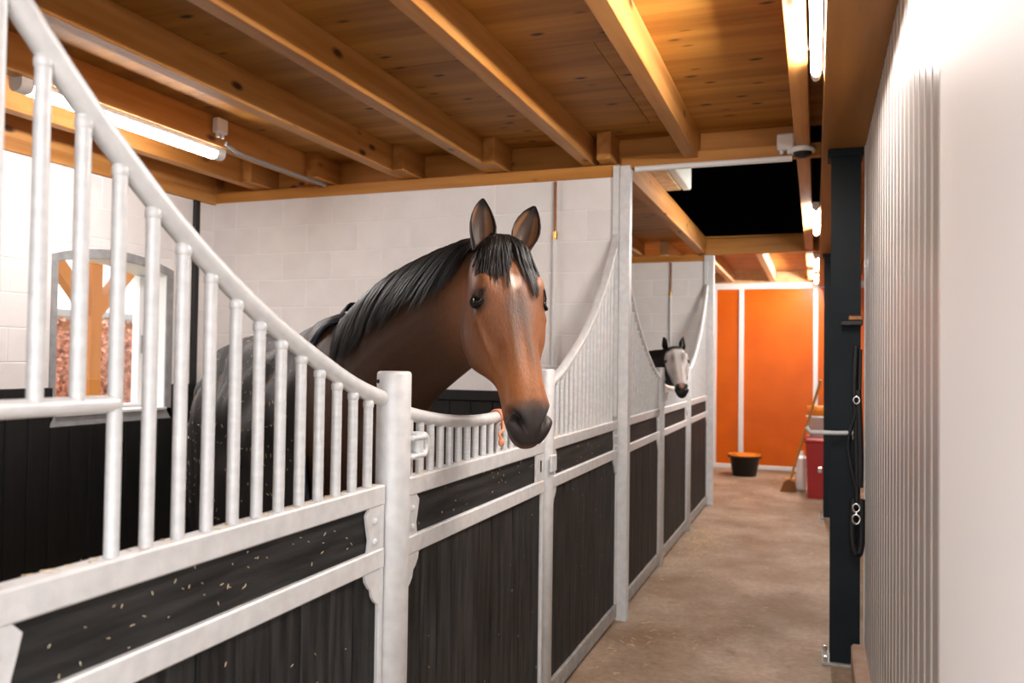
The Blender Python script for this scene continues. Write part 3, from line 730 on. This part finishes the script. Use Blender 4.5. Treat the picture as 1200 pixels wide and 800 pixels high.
    root = empty('horse', (H.B[0]+s*d[0]*.5, H.B[1]+s*d[1]*.5, 0)); base = np.array(wl(root))
    bm_ = bpy.data.meshes.new('body'); bm_.from_pydata([tuple(np.array(p)-base) for p in vs], [], faces)
    bm_.polygons.foreach_set('use_smooth', [True]*len(faces))
    at = bm_.color_attributes.new('Col', 'FLOAT_COLOR', 'POINT'); at.data.foreach_set('color', np.array(cols, np.float32).ravel())
    bm_.materials.append(M['coat']); bo = bpy.data.objects.new('body', bm_); COL.objects.link(bo); bo.parent = root
    # eyes
    for sg in (-1, 1):
        c = loc2w(np.array([[.172, -.050, sg*.1020]]))[0]; r = .0275*s
        ey = MB().sphere(c, r, 20, 14).build('eye', 'eye', root)
        # white crescent
        ax = (Wd*sg*.72+V*.62-U*.22); ax = ax/np.linalg.norm(ax); t1_ = np.cross(ax, U); t1_ /= np.linalg.norm(t1_); t2_ = np.cross(ax, t1_)
        q = MB(); P = []
        for a in np.linspace(-1.1, 1.1, 10):
            dirc = ax+.0*t1_; side = (V*1.0-U*.25); side -= ax*(side@ax); side /= np.linalg.norm(side); per = np.cross(ax, side)
            dd = ax*.80+(side*math.cos(a)+per*math.sin(a))*.58; dd /= np.linalg.norm(dd); P.append(c+dd*(r*.99))
        q.tube(P, [r*.02]+[r*.10]*8+[r*.02], 6).build('eye_white', 'sclera', ey)
        # lids
        q = MB(); P = []
        for a in np.linspace(0, 2*math.pi, 21):
            e1 = U*math.cos(.35)+V*math.sin(.35)*1.0; e1 -= ax*(e1@ax); e1 /= np.linalg.norm(e1); e2 = np.cross(ax, e1)
            # long axis along the face
            dd = ax*.55+(e2*math.sin(a)*.95+e1*math.cos(a)*.66); P.append(c+dd/np.linalg.norm(dd)*r*1.03+ax*r*.02)
        q.tube(P, .0066*s, 8, False).build('eyelid', M['lid_'+H.kind], root)
    return root, loc2w, d, nrm, bpt

def nrmz(a): a = np.array(a, float); return a/np.linalg.norm(a)
def ray(px, py): return _F+(px-600)/FPX*R2-(py-400)/FPX*U2
def strand_mesh(paths, r, n=4):
    mb = MB()
    for P in paths:
        m = len(P); rs = [r*(.5+.5*min(1, i/2))*(1-.85*(i/(m-1))**2.2) for i in range(m)]
        mb.tube([tuple(p) for p in P], rs, n, False)
    return mb
def lerpcol(c, t, m): 
    m = np.clip(m, 0, 1)[:, None]; return c*(1-m)+np.array([*t, 1])*m
def bay_colour(u, v, w, aw, co, hd, nost):
    n = len(u); c = np.tile(np.array([.078, .039, .022, 1.]), (n, 1))
    hz = np.clip((v+.34)/.20, 0, 1)*np.clip((.21-aw)/.08, 0, 1)*np.clip((u+.08)/.06, 0, 1)*(u < .75)*(v < .08)
    c = lerpcol(c, (.235, .088, .034), hz*np.clip((u+.02)/.1, 0, 1))
    c = lerpcol(c, (.20, .115, .075), hz*np.exp(-((v+.19)/.06)**2)*np.exp(-((u-.24)/.12)**2)*.7)       # greyish sheen of the jowl painted into the coat colour
    c = lerpcol(c, (.32, .115, .036), hz*np.exp(-((u-.47)/.11)**2)*.9)
    fc = np.clip((v+.035)/.03, 0, 1)*hz
    c = lerpcol(c, (.070, .046, .036), fc*np.exp(-((aw)/.050)**2)*np.exp(-((u-.21)/.080)**2)*.92)
    c = lerpcol(c, (.10, .048, .028), fc*np.exp(-((aw-.022)/.012)**2)*np.exp(-((u-.31)/.10)**2)*.75)
    c = lerpcol(c, (.24, .13, .08), fc*np.exp(-((aw-.028)/.008)**2)*np.exp(-((u-.40)/.10)**2)*.45)
    c = lerpcol(c, (.60, .44, .36), np.exp(-((w/.020)**2+((u-.132)/.019)**2)**2)*fc)             # star
    c = lerpcol(c, (.018, .012, .010), np.exp(-(((u-.170)/.040)**2+((v+.046)/.036)**2)**2)*(aw > .06)*hz*.95)
    mz = np.clip((u-.548-.25*np.clip(-v-.05, -.02, .1))/.045, 0, 1)*hz
    c = lerpcol(c, (.040, .031, .029), mz)
    c = lerpcol(c, (.006, .005, .005), np.clip(nost*1.3-.35, 0, 1))  # shade of the nostril hollow painted in, so it looks deeper
    c = lerpcol(c, (.026, .020, .019), hz*np.clip((u-.60)/.04, 0, 1)*np.clip((-v-.05)/.04, 0, 1)*.9)
    c = lerpcol(c, (.16, .085, .055), hz*np.exp(-((v+.098)/.010)**2)*np.clip((u-.57)/.03, 0, 1)*.75)
    c = lerpcol(c, (.075, .055, .048), hz*np.exp(-((u-.575)/.022)**2)*np.exp(-(aw/.035)**2)*np.clip((v+.04)/.02, 0, 1)*.7)
    legs = np.clip((.75-co[:, 2])/.15, 0, 1); c = lerpcol(c, (.012, .009, .008), legs)
    return c
def grey_colour(u, v, w, aw, co, hd, nost):
    n = len(u); c = np.tile(np.array([.012, .012, .012, 1.]), (n, 1))
    fr = np.clip((v+.135+.10*np.clip(u-.3, 0, 1))/.03, 0, 1)*np.clip((u-.045)/.03, 0, 1)*(aw < .16)*(u < .75)
    c = lerpcol(c, (.60, .55, .53), fr)
    c = lerpcol(c, (.13, .12, .12), fr*np.exp(-((aw-.05)/.022)**2)*np.exp(-((u-.17)/.07)**2)*.95)
    c = lerpcol(c, (.35, .32, .31), fr*np.exp(-((aw-.07)/.03)**2)*np.exp(-((u-.33)/.08)**2)*.6)
    c = lerpcol(c, (.70, .67, .65), fr*np.exp(-((aw)/.025)**2)*.8)
    mz = np.clip((u-.56)/.02, 0, 1)*hd; c = lerpcol(c, (.012, .011, .011), mz)
    c = lerpcol(c, (.60, .33, .25), np.exp(-((w/.025)**2+((u-.59)/.035)**2)**2)*hd*(v > -.05))
    return c
M['lid_bay'] = mat('dark_eyelid', (.010, .007, .006), .65, spec=.2); M['lid_grey'] = mat('black_eyelid', (.008, .008, .008), .4)

def frame_from(O, tip, face_yaw):
    U = nrmz(tip-O); tocam = nrmz(CAM-(O+tip)/2); V = nrmz(tocam-U*(tocam@U)); Wd = np.cross(U, V)
    if Wd@R2 < 0: Wd = -Wd
    a = math.radians(face_yaw); V2 = V*math.cos(a)+Wd*math.sin(a); W2 = Wd*math.cos(a)-V*math.sin(a)
    return U, V2, W2
def level_frame(O, yaw, pitch):
    f = CAM-O; f[2] = 0; f = nrmz(f); r = np.array([-f[1], f[0], 0]); r = r if r@R2 > 0 else -r
    a, p = math.radians(yaw), math.radians(pitch); fv = f*math.cos(a)+r*math.sin(a); Wd = r*math.cos(a)-f*math.sin(a)
    U = np.array([0, 0, -1.])*math.cos(p)+fv*math.sin(p); V = fv*math.cos(p)+np.array([0, 0, 1.])*math.sin(p)
    return U, V, Wd
# ---- the bay
H = Horse(); H.kind = 'bay'; H.s = 1.0; H.vox = .0052; H.smooth = 5
H.O = CAM+ray(593, 282)*2.69
H.U, H.V, H.W = level_frame(H.O, 23, 24)
tip = H.O+.57*H.U
print('bay head length to nose', np.linalg.norm(tip-H.O))
H.bang = math.radians(148); H.B = np.array([-1.80, 2.93])
H.colour = bay_colour
hl = lambda a, b, c: H.O+a*H.U+b*H.V+c*H.W
Bp = lambda t, z: np.array([H.B[0]+math.cos(H.bang)*t, H.B[1]+math.sin(H.bang)*t, z])
H.neck_c = [hl(.10, -.10, 0), hl(.10, -.19, -.02), hl(.12, -.30, -.10)*.55+Bp(-.1, 1.40)*.45+np.array([0, 0, .015]), Bp(-.19, 1.375), Bp(-.06, 1.24), Bp(.1, 1.2)]
H.neck_r = [(.11, .08), (.180, .10), (.250, .12), (.325, .16), (.39, .22), (.36, .24)]
H.ear_axis = [(-1, .22, .10), (-1, .27, .44)]; H.ear_face = [(0, 1, .15), (0, 1, -.05)]
bay, l2w, d, nrm, bpt = make_horse(H)
tag(bay, 'bay horse in a black rug looking over the stall door at the camera', 'horse')
# mane
paths = []
nf = H.nf; m = len(nf)
side = -1 if ((nf[m//2][2])@R2) > 0 else 1
def neck_pt(x, q, off):
    i = min(int(x), m-2); t = x-i
    C_ = nf[i][0]*(1-t)+nf[i+1][0]*t; up = nf[i][1]*(1-t)+nf[i+1][1]*t; lt = nf[i][2]*(1-t)+nf[i+1][2]*t; A_ = nf[i][3]*(1-t)+nf[i+1][3]*t
    cq = math.cos(q); wf_ = (1-.38*max(0, cq)**1.5)
    return C_+up*(A_[0]*cq+off*cq)+lt*(A_[1]*math.sin(q)*wf_+off*math.sin(q))
CAMSIDE = -1 if (nf[m//2][2]@(CAM-nf[m//2][0])) < 0 else 1
clumps = [(rng.uniform(4.6, 20.5), rng.normal(0, .5), rng.uniform(.85, 1.12), rng.uniform(0, .010)) for _ in range(150)]
for cx, cdx, cl, clay in clumps:
    for k in range(20):
        x0 = cx+rng.normal(0, .30); ln = cl*(1.16-.6*rng.random()**2)*float(np.interp(x0, [4, 8, 14, 18, 20.5], [1.2, 1.25, 1.2, 1.15, 1.05])); P = []
        lay = clay+rng.uniform(.002, .012); dx = 4.0*ln/1.2+cdx+rng.normal(0, .18)
        for j in range(9):
            t = j/8; q = CAMSIDE*(-.12+ln*t); off = lay+.020*math.sin(min(1, t*1.9)*math.pi*.5)*(1-.35*t)
            P.append(neck_pt(min(x0+(cx-x0)*.80*t+dx*t*t*.6+dx*t*.4, m-1.01), q, off))
        paths.append(P)
for k in range(60):     # wisps at the withers end
    x0 = rng.uniform(19.5, 21); P = []
    for j in range(7):
        t = j/6; P.append(neck_pt(x0+1.2*t, CAMSIDE*(-.05+.5*t), .01+.05*math.sin(t*2.6)))
    paths.append(P)
strand_mesh(paths, .0026).build('mane', 'hair', bay)
# forelock: falls from the poll over the forehead
paths = []
for a0 in np.linspace(-1, 1, 34):
    cln = rng.uniform(.115, .175)*(1-.48*math.exp(-((a0-.08)/.28)**2)+.10*abs(a0)); cw = a0*.122-.004+rng.normal(0, .006)
    for k in range(26):
        a = a0+rng.normal(0, .035); ln = cln*(1.22-.75*rng.random()**2.2); lay = rng.uniform(.002, .012); P = []
        w0 = a*.040; w1 = cw+rng.normal(0, .0022)+(a-a0)*.05
        for j in range(10):
            t = j/9; uu = -.040+ln*t+.015*t; ww = w0+(w1-w0)*t**.75+.004*math.sin(4*t+a0*9)
            i = int(np.argmin(np.abs(HR[:, 0, 0]-uu))); ringp = HR[i]
            vv = np.interp(ww, *zip(*sorted([(p[2], p[1]) for p in ringp if p[1] > -.085])))
            P.append(l2w(np.array([[uu, vv+.007+lay*(1-.5*t)+.020*math.sin(min(1, t*1.5)*math.pi)*.6, ww]]))[0])
        paths.append(P)
for k in range(160):    # hair over the poll between the ears joining the mane
    a = rng.uniform(-1, 1); P = []
    for j in range(6):
        t = j/5; P.append(l2w(np.array([[-.045+.012*math.sin(t*3), -.03-.13*t, a*.035+a*.02*t-.03*t]]))[0])
    paths.append(P)
strand_mesh(paths, .0023).build('forelock', 'hair', bay)
# rug
def rug(root, H, bpt, sc):
    B = H.B_; ts = B[:, 0]
    NT, NQ = 90, 61; zlow = .70; verts = []; V_ = np.zeros((NT, NQ, 3))
    for j in range(NQ):
        a = -1+2*j/(NQ-1); aa = abs(a)
        tf = -.10+.10*math.sin(min(1, aa*2.2)*math.pi)*.9-.30*max(0, aa-.45)/.55
        for i in range(NT):
            t = tf+(1.40-tf)*i/(NT-1)
            tt = min(max(t, -.40), 1.37)
            zt, zb, hw = [float(np.interp(tt, ts, B[:, k])) for k in (1, 2, 3)]
            zc = (zt+zb)/2; hh = (zt-zb)/2
            L = aa
            if L < .55:
                q = L/.55*math.pi/2; lat = (hw+.018)*math.sin(q)*(1-.12*math.cos(q)); z = zc+(hh+.015)*math.cos(q)
            else:
                q = (L-.55)/.45; lat = (hw+.018)+.025*math.sin(q*math.pi*.5); z = zc+(zlow-zc)*q
            # folds: radiate down and back from the withers, plus sag lines
            fold = .009*math.sin(t*26+aa*5+2.2*math.sin(t*4))*min(1, aa*3)+.017*math.sin(aa*16-t*9+1.3*math.sin(t*7))*math.exp(-((aa-.35)/.28)**2)+.004*math.sin(t*55+aa*23)
            lat += fold*min(1, aa*4); z += .45*fold*(1-aa)
            back = max(0, (t-1.30)/.10); t_ = t if t < 1.37 else 1.37+(t-1.37)*.6
            p = bpt(t_+.03*(t > 1.3), math.copysign(lat, a), z); V_[i, j] = p
    vs = V_.reshape(-1, 3); fs = [(i*NQ+j, i*NQ+j+1, (i+1)*NQ+j+1, (i+1)*NQ+j) for i in range(NT-1) for j in range(NQ-1)]
    # tail closure
    mb = MB(); mb.add(vs, fs, True)
    last = V_[-1]; cen = last.copy()
    ob = mb.build('rug', 'rug', root)
    md = ob.modifiers.new('s', 'SOLIDIFY'); md.thickness = .008; md.offset = 1
    tp = MB(); n = NQ
    mid = last.mean(0)
    tv = []
    for j in range(NQ):
        a = -1+2*j/(NQ-1)
        tv.append(last[j])
    half = NQ//2
    fsx = []; pts = [tuple(p) for p in last]
    for j in range(half):
        a0, a1, b0, b1 = j, j+1, NQ-1-j, NQ-2-j
        fsx.append((a0, a1, b1, b0) if a1 != b1 else (a0, a1, b0))
    tp.add(pts, fsx, True); o = tp.build('tail_flap', 'rug', ob)
    md = o.modifiers.new('s', 'SOLIDIFY'); md.thickness = .006
    MB().tube([tuple(p) for p in V_[0]], .0085*sc, 8).build('binding', 'piping', ob)
    return ob, V_
rg, RV = rug(bay, H, bpt, 1.0)

# ---- the white faced horse in the farther stall
G = Horse(); G.kind = 'grey'; G.s = .71; G.vox = .010; G.smooth = 3
G.O = CAM+ray(791, 404)*6.2; tip = CAM+ray(799, 449)*5.90
G.U, G.V, G.W = frame_from(G.O, tip, 12)
G.bang = math.radians(155); G.B = np.array([-1.90, 6.75]); G.colour = grey_colour
gl = lambda a, b, c: G.O+G.s*(a*G.U+b*G.V+c*G.W)
Gp = lambda t, z: np.array([G.B[0]+G.s*math.cos(G.bang)*t, G.B[1]+G.s*math.sin(G.bang)*t, z*G.s])
G.neck_c = [gl(.10, -.10, 0), gl(.06, -.17, -.05), gl(.06, -.24, -.22)*.5+Gp(-.1, 1.74)*.5+np.array([0, 0, .05]), Gp(-.15, 1.64), Gp(-.06, 1.26), Gp(.1, 1.2)]
G.neck_r = [tuple(G.s*.74*q for q in p) for p in H.neck_r]
G.ear_axis = [(-1, .05, -.15), (-1, .05, .22)]; G.ear_face = [(0, .5, -.9), (0, .5, .9)]
grey, *_ = make_horse(G); tag(grey, 'white faced horse with pink nose and black hood in the farther stall', 'horse')

# ------------------------------------------------------------------ tack on the near column
hk = empty('saddle_hook', (.14, 4.44, 1.15)); tag(hk, 'grey swing arm bar sticking out from the near steel column', 'hook')
MB().tube([(.20, 4.445, 1.165), (.09, 4.40, 1.163), (-.03, 4.33, 1.17), (-.045, 4.33, 1.195)], .011, 10).build('arm', 'galv', hk)
MB().box(.17, .215, 4.43, 4.458, 1.13, 1.20, .003).build('mount_plate', 'galvdark', hk)
hb = empty('halter_hook', (.17, 4.43, 1.72)); tag(hb, 'short dark hook near the top of the near steel column', 'hook')
MB().box(.115, .215, 4.40, 4.457, 1.70, 1.725, .004).build('hook_bar', 'black', hb); MB().box(.15, .215, 4.41, 4.457, 1.725, 1.75, .004).build('hook_block', 'copper', hb)
ht = empty('halter', (.185, 4.42, 1.1)); tag(ht, 'black nylon halter with chrome snaps hanging on the near steel column', 'halter')
def strap(P, name, wd=.013):
    mb = MB(); P = cr(np.array(P), 6); mb.tube([tuple(p) for p in P], wd, 6); return mb.build(name, 'strap', ht)
strap([(.185, 4.43, 1.60), (.178, 4.42, 1.4), (.185, 4.42, 1.2), (.19, 4.42, .95), (.192, 4.42, .80)], 'crown_strap')
strap([(.205, 4.43, 1.58), (.20, 4.415, 1.35), (.188, 4.41, 1.28), (.15, 4.42, 1.13), (.16, 4.42, 1.02), (.19, 4.42, .86)], 'cheek_strap', .009)
strap([(.175, 4.43, .84), (.168, 4.42, .68), (.18, 4.42, .585), (.20, 4.42, .57), (.212, 4.42, .65), (.21, 4.42, .84)], 'nose_strap', .017)
strap([(.195, 4.40, 1.38), (.205, 4.40, 1.1), (.205, 4.405, .9)], 'lead_rope', .014)
for z, r in ((1.33, .014), (.80, .016), (.745, .018)):
    c = (.186, 4.392, z); MB().tube([(c[0]+r*math.cos(t), c[1], c[2]+r*1.3*math.sin(t)) for t in np.linspace(0, 2*math.pi, 13)], .006, 6, False).build('snap', 'chrome', ht)

# ------------------------------------------------------------------ things at the far end of the aisle
def bucket(cx, cy, z, r0, r1, h, m, label, name='bucket'):
    r = empty(name, (cx, cy, z)); tag(r, label, 'bucket')
    MB().lathe([(0, z), (r0, z), (r1, z+h), (r1+.012, z+h), (r1+.012, z+h-.02), (r1-.006, z+h-.01), (r0-.006, z+.01), (0, z+.01)], cx, cy, 28).build('tub', m, r)
    return r
bk = bucket(-.905, 11.5, 0, .155, .20, .28, 'bucketblack', 'black rubber feed bucket with orange rim before the orange doors')
MB().lathe([(.196, .268), (.214, .268), (.214, .29), (.196, .29), (.196, .268)], -.905, 11.5, 28).build('rim', 'carrot', bk)
for k in range(9):
    a = k*2.4; rr = .04*math.sqrt(k); MB().sphere((-.905+rr*math.cos(a), 11.5+rr*math.sin(a), .255), .05, 8, 6, (1.2, .8, .7)).build('carrot', 'carrot', bk)
for x in (-.905-.2, -.905+.2): MB().box(x-.02, x+.02, 11.48, 11.52, .235, .275, .004).build('lug', 'bucketblack', bk)
rb = empty('feed_bin', (.16, 10.05, 0)); tag(rb, 'red plastic feed bin on the floor beside the leaning broom', 'bin')
vs = [(-.085, 9.85, .0), (.36, 9.85, 0), (.36, 10.25, 0), (-.085, 10.25, 0), (-.11, 9.82, .62), (.38, 9.82, .62), (.38, 10.28, .62), (-.11, 10.28, .62)]
MB().add(vs, [(0, 3, 2, 1), (4, 5, 6, 7), (0, 1, 5, 4), (1, 2, 6, 5), (2, 3, 7, 6), (3, 0, 4, 7)]).build('tub', 'red', rb)
MB().box(-.13, .40, 9.80, 10.30, .62, .68, .02).build('lid', 'red', rb)
MB().box(.02, .06, 9.795, 9.815, .30, .36, .003).build('clasp', 'chrome', rb)
wb = bucket(.05, 10.05, .68, .12, .15, .24, 'white', 'white pail standing on the red feed bin')
ob = empty('feed_tray', (.05, 10.05, .92)); tag(ob, 'orange tray on top of the white pail', 'tray')
MB().lathe([(0, .925), (.12, .925), (.15, 1.03), (.142, 1.03), (.115, .935), (0, .935)], .05, 10.05, 24).build('bowl', 'carrot', ob)
jr = empty('white_jerrycan', (-.17, 10.42, 0)); tag(jr, 'white plastic canister on the floor beside the red bin', 'canister')
MB().box(-.22, -.11, 10.35, 10.55, 0, .42, .03).build('can', 'white', jr); MB().tube([(-.165, 10.45, .42), (-.165, 10.45, .47)], .03, 12).build('cap', 'wrap', jr)
br = empty('broom', (-.30, 10.3, 0)); tag(br, 'yellow handled broom leaning toward the far steel column', 'broom')
MB().tube([(-.285, 10.26, .14), (.045, 9.52, 1.34)], .014, 10).build('handle', 'broomwood', br)
q = MB().prism([(-.40, 0), (-.21, 0), (-.235, .12), (-.30, .15), (-.36, .11)], 'y', 10.22, 10.36); q.build('bristles', 'bristle', br)
MB().box(-.34, -.23, 10.235, 10.345, .12, .16, .006).build('head_block', 'broomwood', br)

# hay bale in wrap at the edge of the loft
bl = empty('hay_bale', (-1.2, 6.1, 2.86)); tag(bl, 'wrapped hay bale on the loft edge seen through the ceiling opening', 'bale')
for k in range(3): MB().box(-1.75, -1.0, 5.75, 6.5, 2.865+k*.085, 2.94+k*.085, .012).build('hay_layer', 'bale', bl)
MB().box(-1.0, -.93, 5.74, 6.51, 2.865, 3.13, .01).build('wrap_end', 'wrap', bl)

# twine on the door rail
tw = empty('twine', (XC, 2.78, 1.29)); tag(tw, 'pinkish baling twine knotted round the stall door rail', 'twine')
q = MB(); q.tube([(XC+.026*math.cos(t), 2.80+.004*t, 1.293+.026*math.sin(t)) for t in np.linspace(0, 12.5, 50)], .005, 6).build('loop', 'twine', tw)
MB().tube(cr(np.array([(XC+.025, 2.81, 1.28), (XC+.03, 2.80, 1.25), (XC+.026, 2.775, 1.235), (XC+.03, 2.785, 1.215)]), 5), .006, 6).build('tail', 'twine', tw)
MB().sphere((XC+.03, 2.785, 1.205), .012, 8, 6, (1, 1, 1.4)).build('knot', 'twine', tw)

# straw flecks
def flecks(name, pts, label, l=(.006, .02), r=.0011, m='straw'):
    mb = MB()
    for p, nn in pts:
        nn = nrmz(nn); a = nrmz(np.cross(nn, rng.normal(size=3))); ln = rng.uniform(*l)
        p = np.array(p)+nn*r; b = np.cross(nn, a)
        q0, q1 = p-a*ln/2, p+a*ln/2+b*rng.normal(0, .15)*ln
        mb.add([q0-b*r, q0+b*r, q0+nn*r*1.5, q1-b*r, q1+b*r, q1+nn*r*1.5], [(0, 1, 4, 3), (1, 2, 5, 4), (2, 0, 3, 5), (0, 2, 1), (3, 4, 5)])
    o = mb.build(name, m); tag(o, label, 'straw', kind='stuff'); return o
pts = []
for k in range(190):
    y = rng.uniform(.9, 4.6) if k % 3 else rng.uniform(1, 3.3); z = rng.choice([rng.uniform(.1, .94), rng.uniform(1.0, 1.11)])
    pts.append(((XS-.0115, y, z), (1, 0, 0)))
flecks('straw_bits', pts, 'pale straw bits stuck to the black stall planks', (.003, .010), .0008)
pts = []
for k in range(260):
    y = rng.uniform(.9, 4.6); pts.append(((XS-rng.uniform(.002, .04), y, 1.1655), (0, 0, 1)))
flecks('straw_bits', pts, 'straw dust lying on the top rails of the stall fronts', (.004, .018), .0010)
pts = []
for k in range(900):
    i, j = rng.integers(2, 88), rng.integers(2, 58)
    p = RV[i, j]; nn = np.cross(RV[i+1, j]-RV[i-1, j], RV[i, j+1]-RV[i, j-1]); c_ = bpt(RV.shape[0]*0+.5, 0, 1.1)
    nn = nn if nn@(p-np.array([H.B[0]+d[0]*.5, H.B[1]+d[1]*.5, 1.1])) > 0 else -nn
    pts.append((p+nrmz(nn)*.008, nn))
flecks('straw_bits', pts, 'straw flecks scattered over the black horse rug', (.006, .020), .0013)
pts = []
for k in range(650):
    y = rng.uniform(3.2, 11.8); x = XS+.05+abs(rng.normal(0, .22)) if k % 3 else rng.uniform(-1.0, .05)
    if k < 350: x = rng.normal(-.9, .10); y = rng.normal(7.0, .45)
    if x < .05: pts.append(((x, y, .001), (0, 0, 1)))
flecks('straw_bits', pts, 'loose straw along the foot of the stall fronts', (.008, .05), .0016)

# ------------------------------------------------------------------ outside the window
vp = empty('veranda_post', (-6, 5.48, -.06)); tag(vp, 'orange timber post with two braces outside the arched window', 'post')
MB().box(-6.06, -5.94, 5.42, 5.54, -.06, 2.75, .005).build('post', 'larch', vp)
for sg in (-1, 1):
    MB().prism([(5.48+sg*.05, 1.83), (5.48+sg*.05, 2.0), (5.48+sg*.60, 2.6), (5.48+sg*.76, 2.6)], 'x', -6.05, -5.95).build('brace', 'larch', vp)
MB().box(-6.06, -5.94, 4.2, 7.0, 2.6, 2.75, .005).build('plate_beam', 'larch', vp)
hg = MB(); P = []
N_ = 9000
x = -8.6+rng.normal(0, .10, N_)*1.0; y = rng.uniform(4.5, 13.5, N_); z = rng.uniform(-.05, 1.95, N_)+rng.normal(0, .05, N_)
for i in range(N_):
    c = np.array([x[i]+.25*math.sin(y[i]*3+z[i]*5)*.3, y[i], z[i]]); a = nrmz(rng.normal(size=3)); b = nrmz(np.cross(a, rng.normal(size=3))); s_ = rng.uniform(.025, .055)
    hg.add([c-a*s_, c+b*s_*.55, c+a*s_, c-b*s_*.55], [(0, 1, 2, 3)])
hg.box(-8.95, -8.8, 4.5, 13.5, -.06, 1.8); ho = hg.build('beech_hedge', 'leaf'); tag(ho, 'rust coloured beech hedge outside the arched window', 'hedge', kind='stuff')
sh = empty('shed', (-13, 10, -.06)); tag(sh, 'pale outbuilding with low roof beyond the hedge', 'building')
MB().box(-16, -13, 4, 19, -.06, 2.35).build('wall', 'shed', sh)
MB().prism([(-12.6, 2.3), (-14.5, 4.4), (-16.4, 2.3)], 'y', 3.6, 19.4).build('roof', 'shed', sh)
MB().box(-12.7, -12.55, 3.6, 19.4, 2.2, 2.32).build('gutter', 'grey', sh)
MB().box(-13.02, -12.97, 9.5, 13, 1.75, 2.15).build('fascia', 'larch', sh)
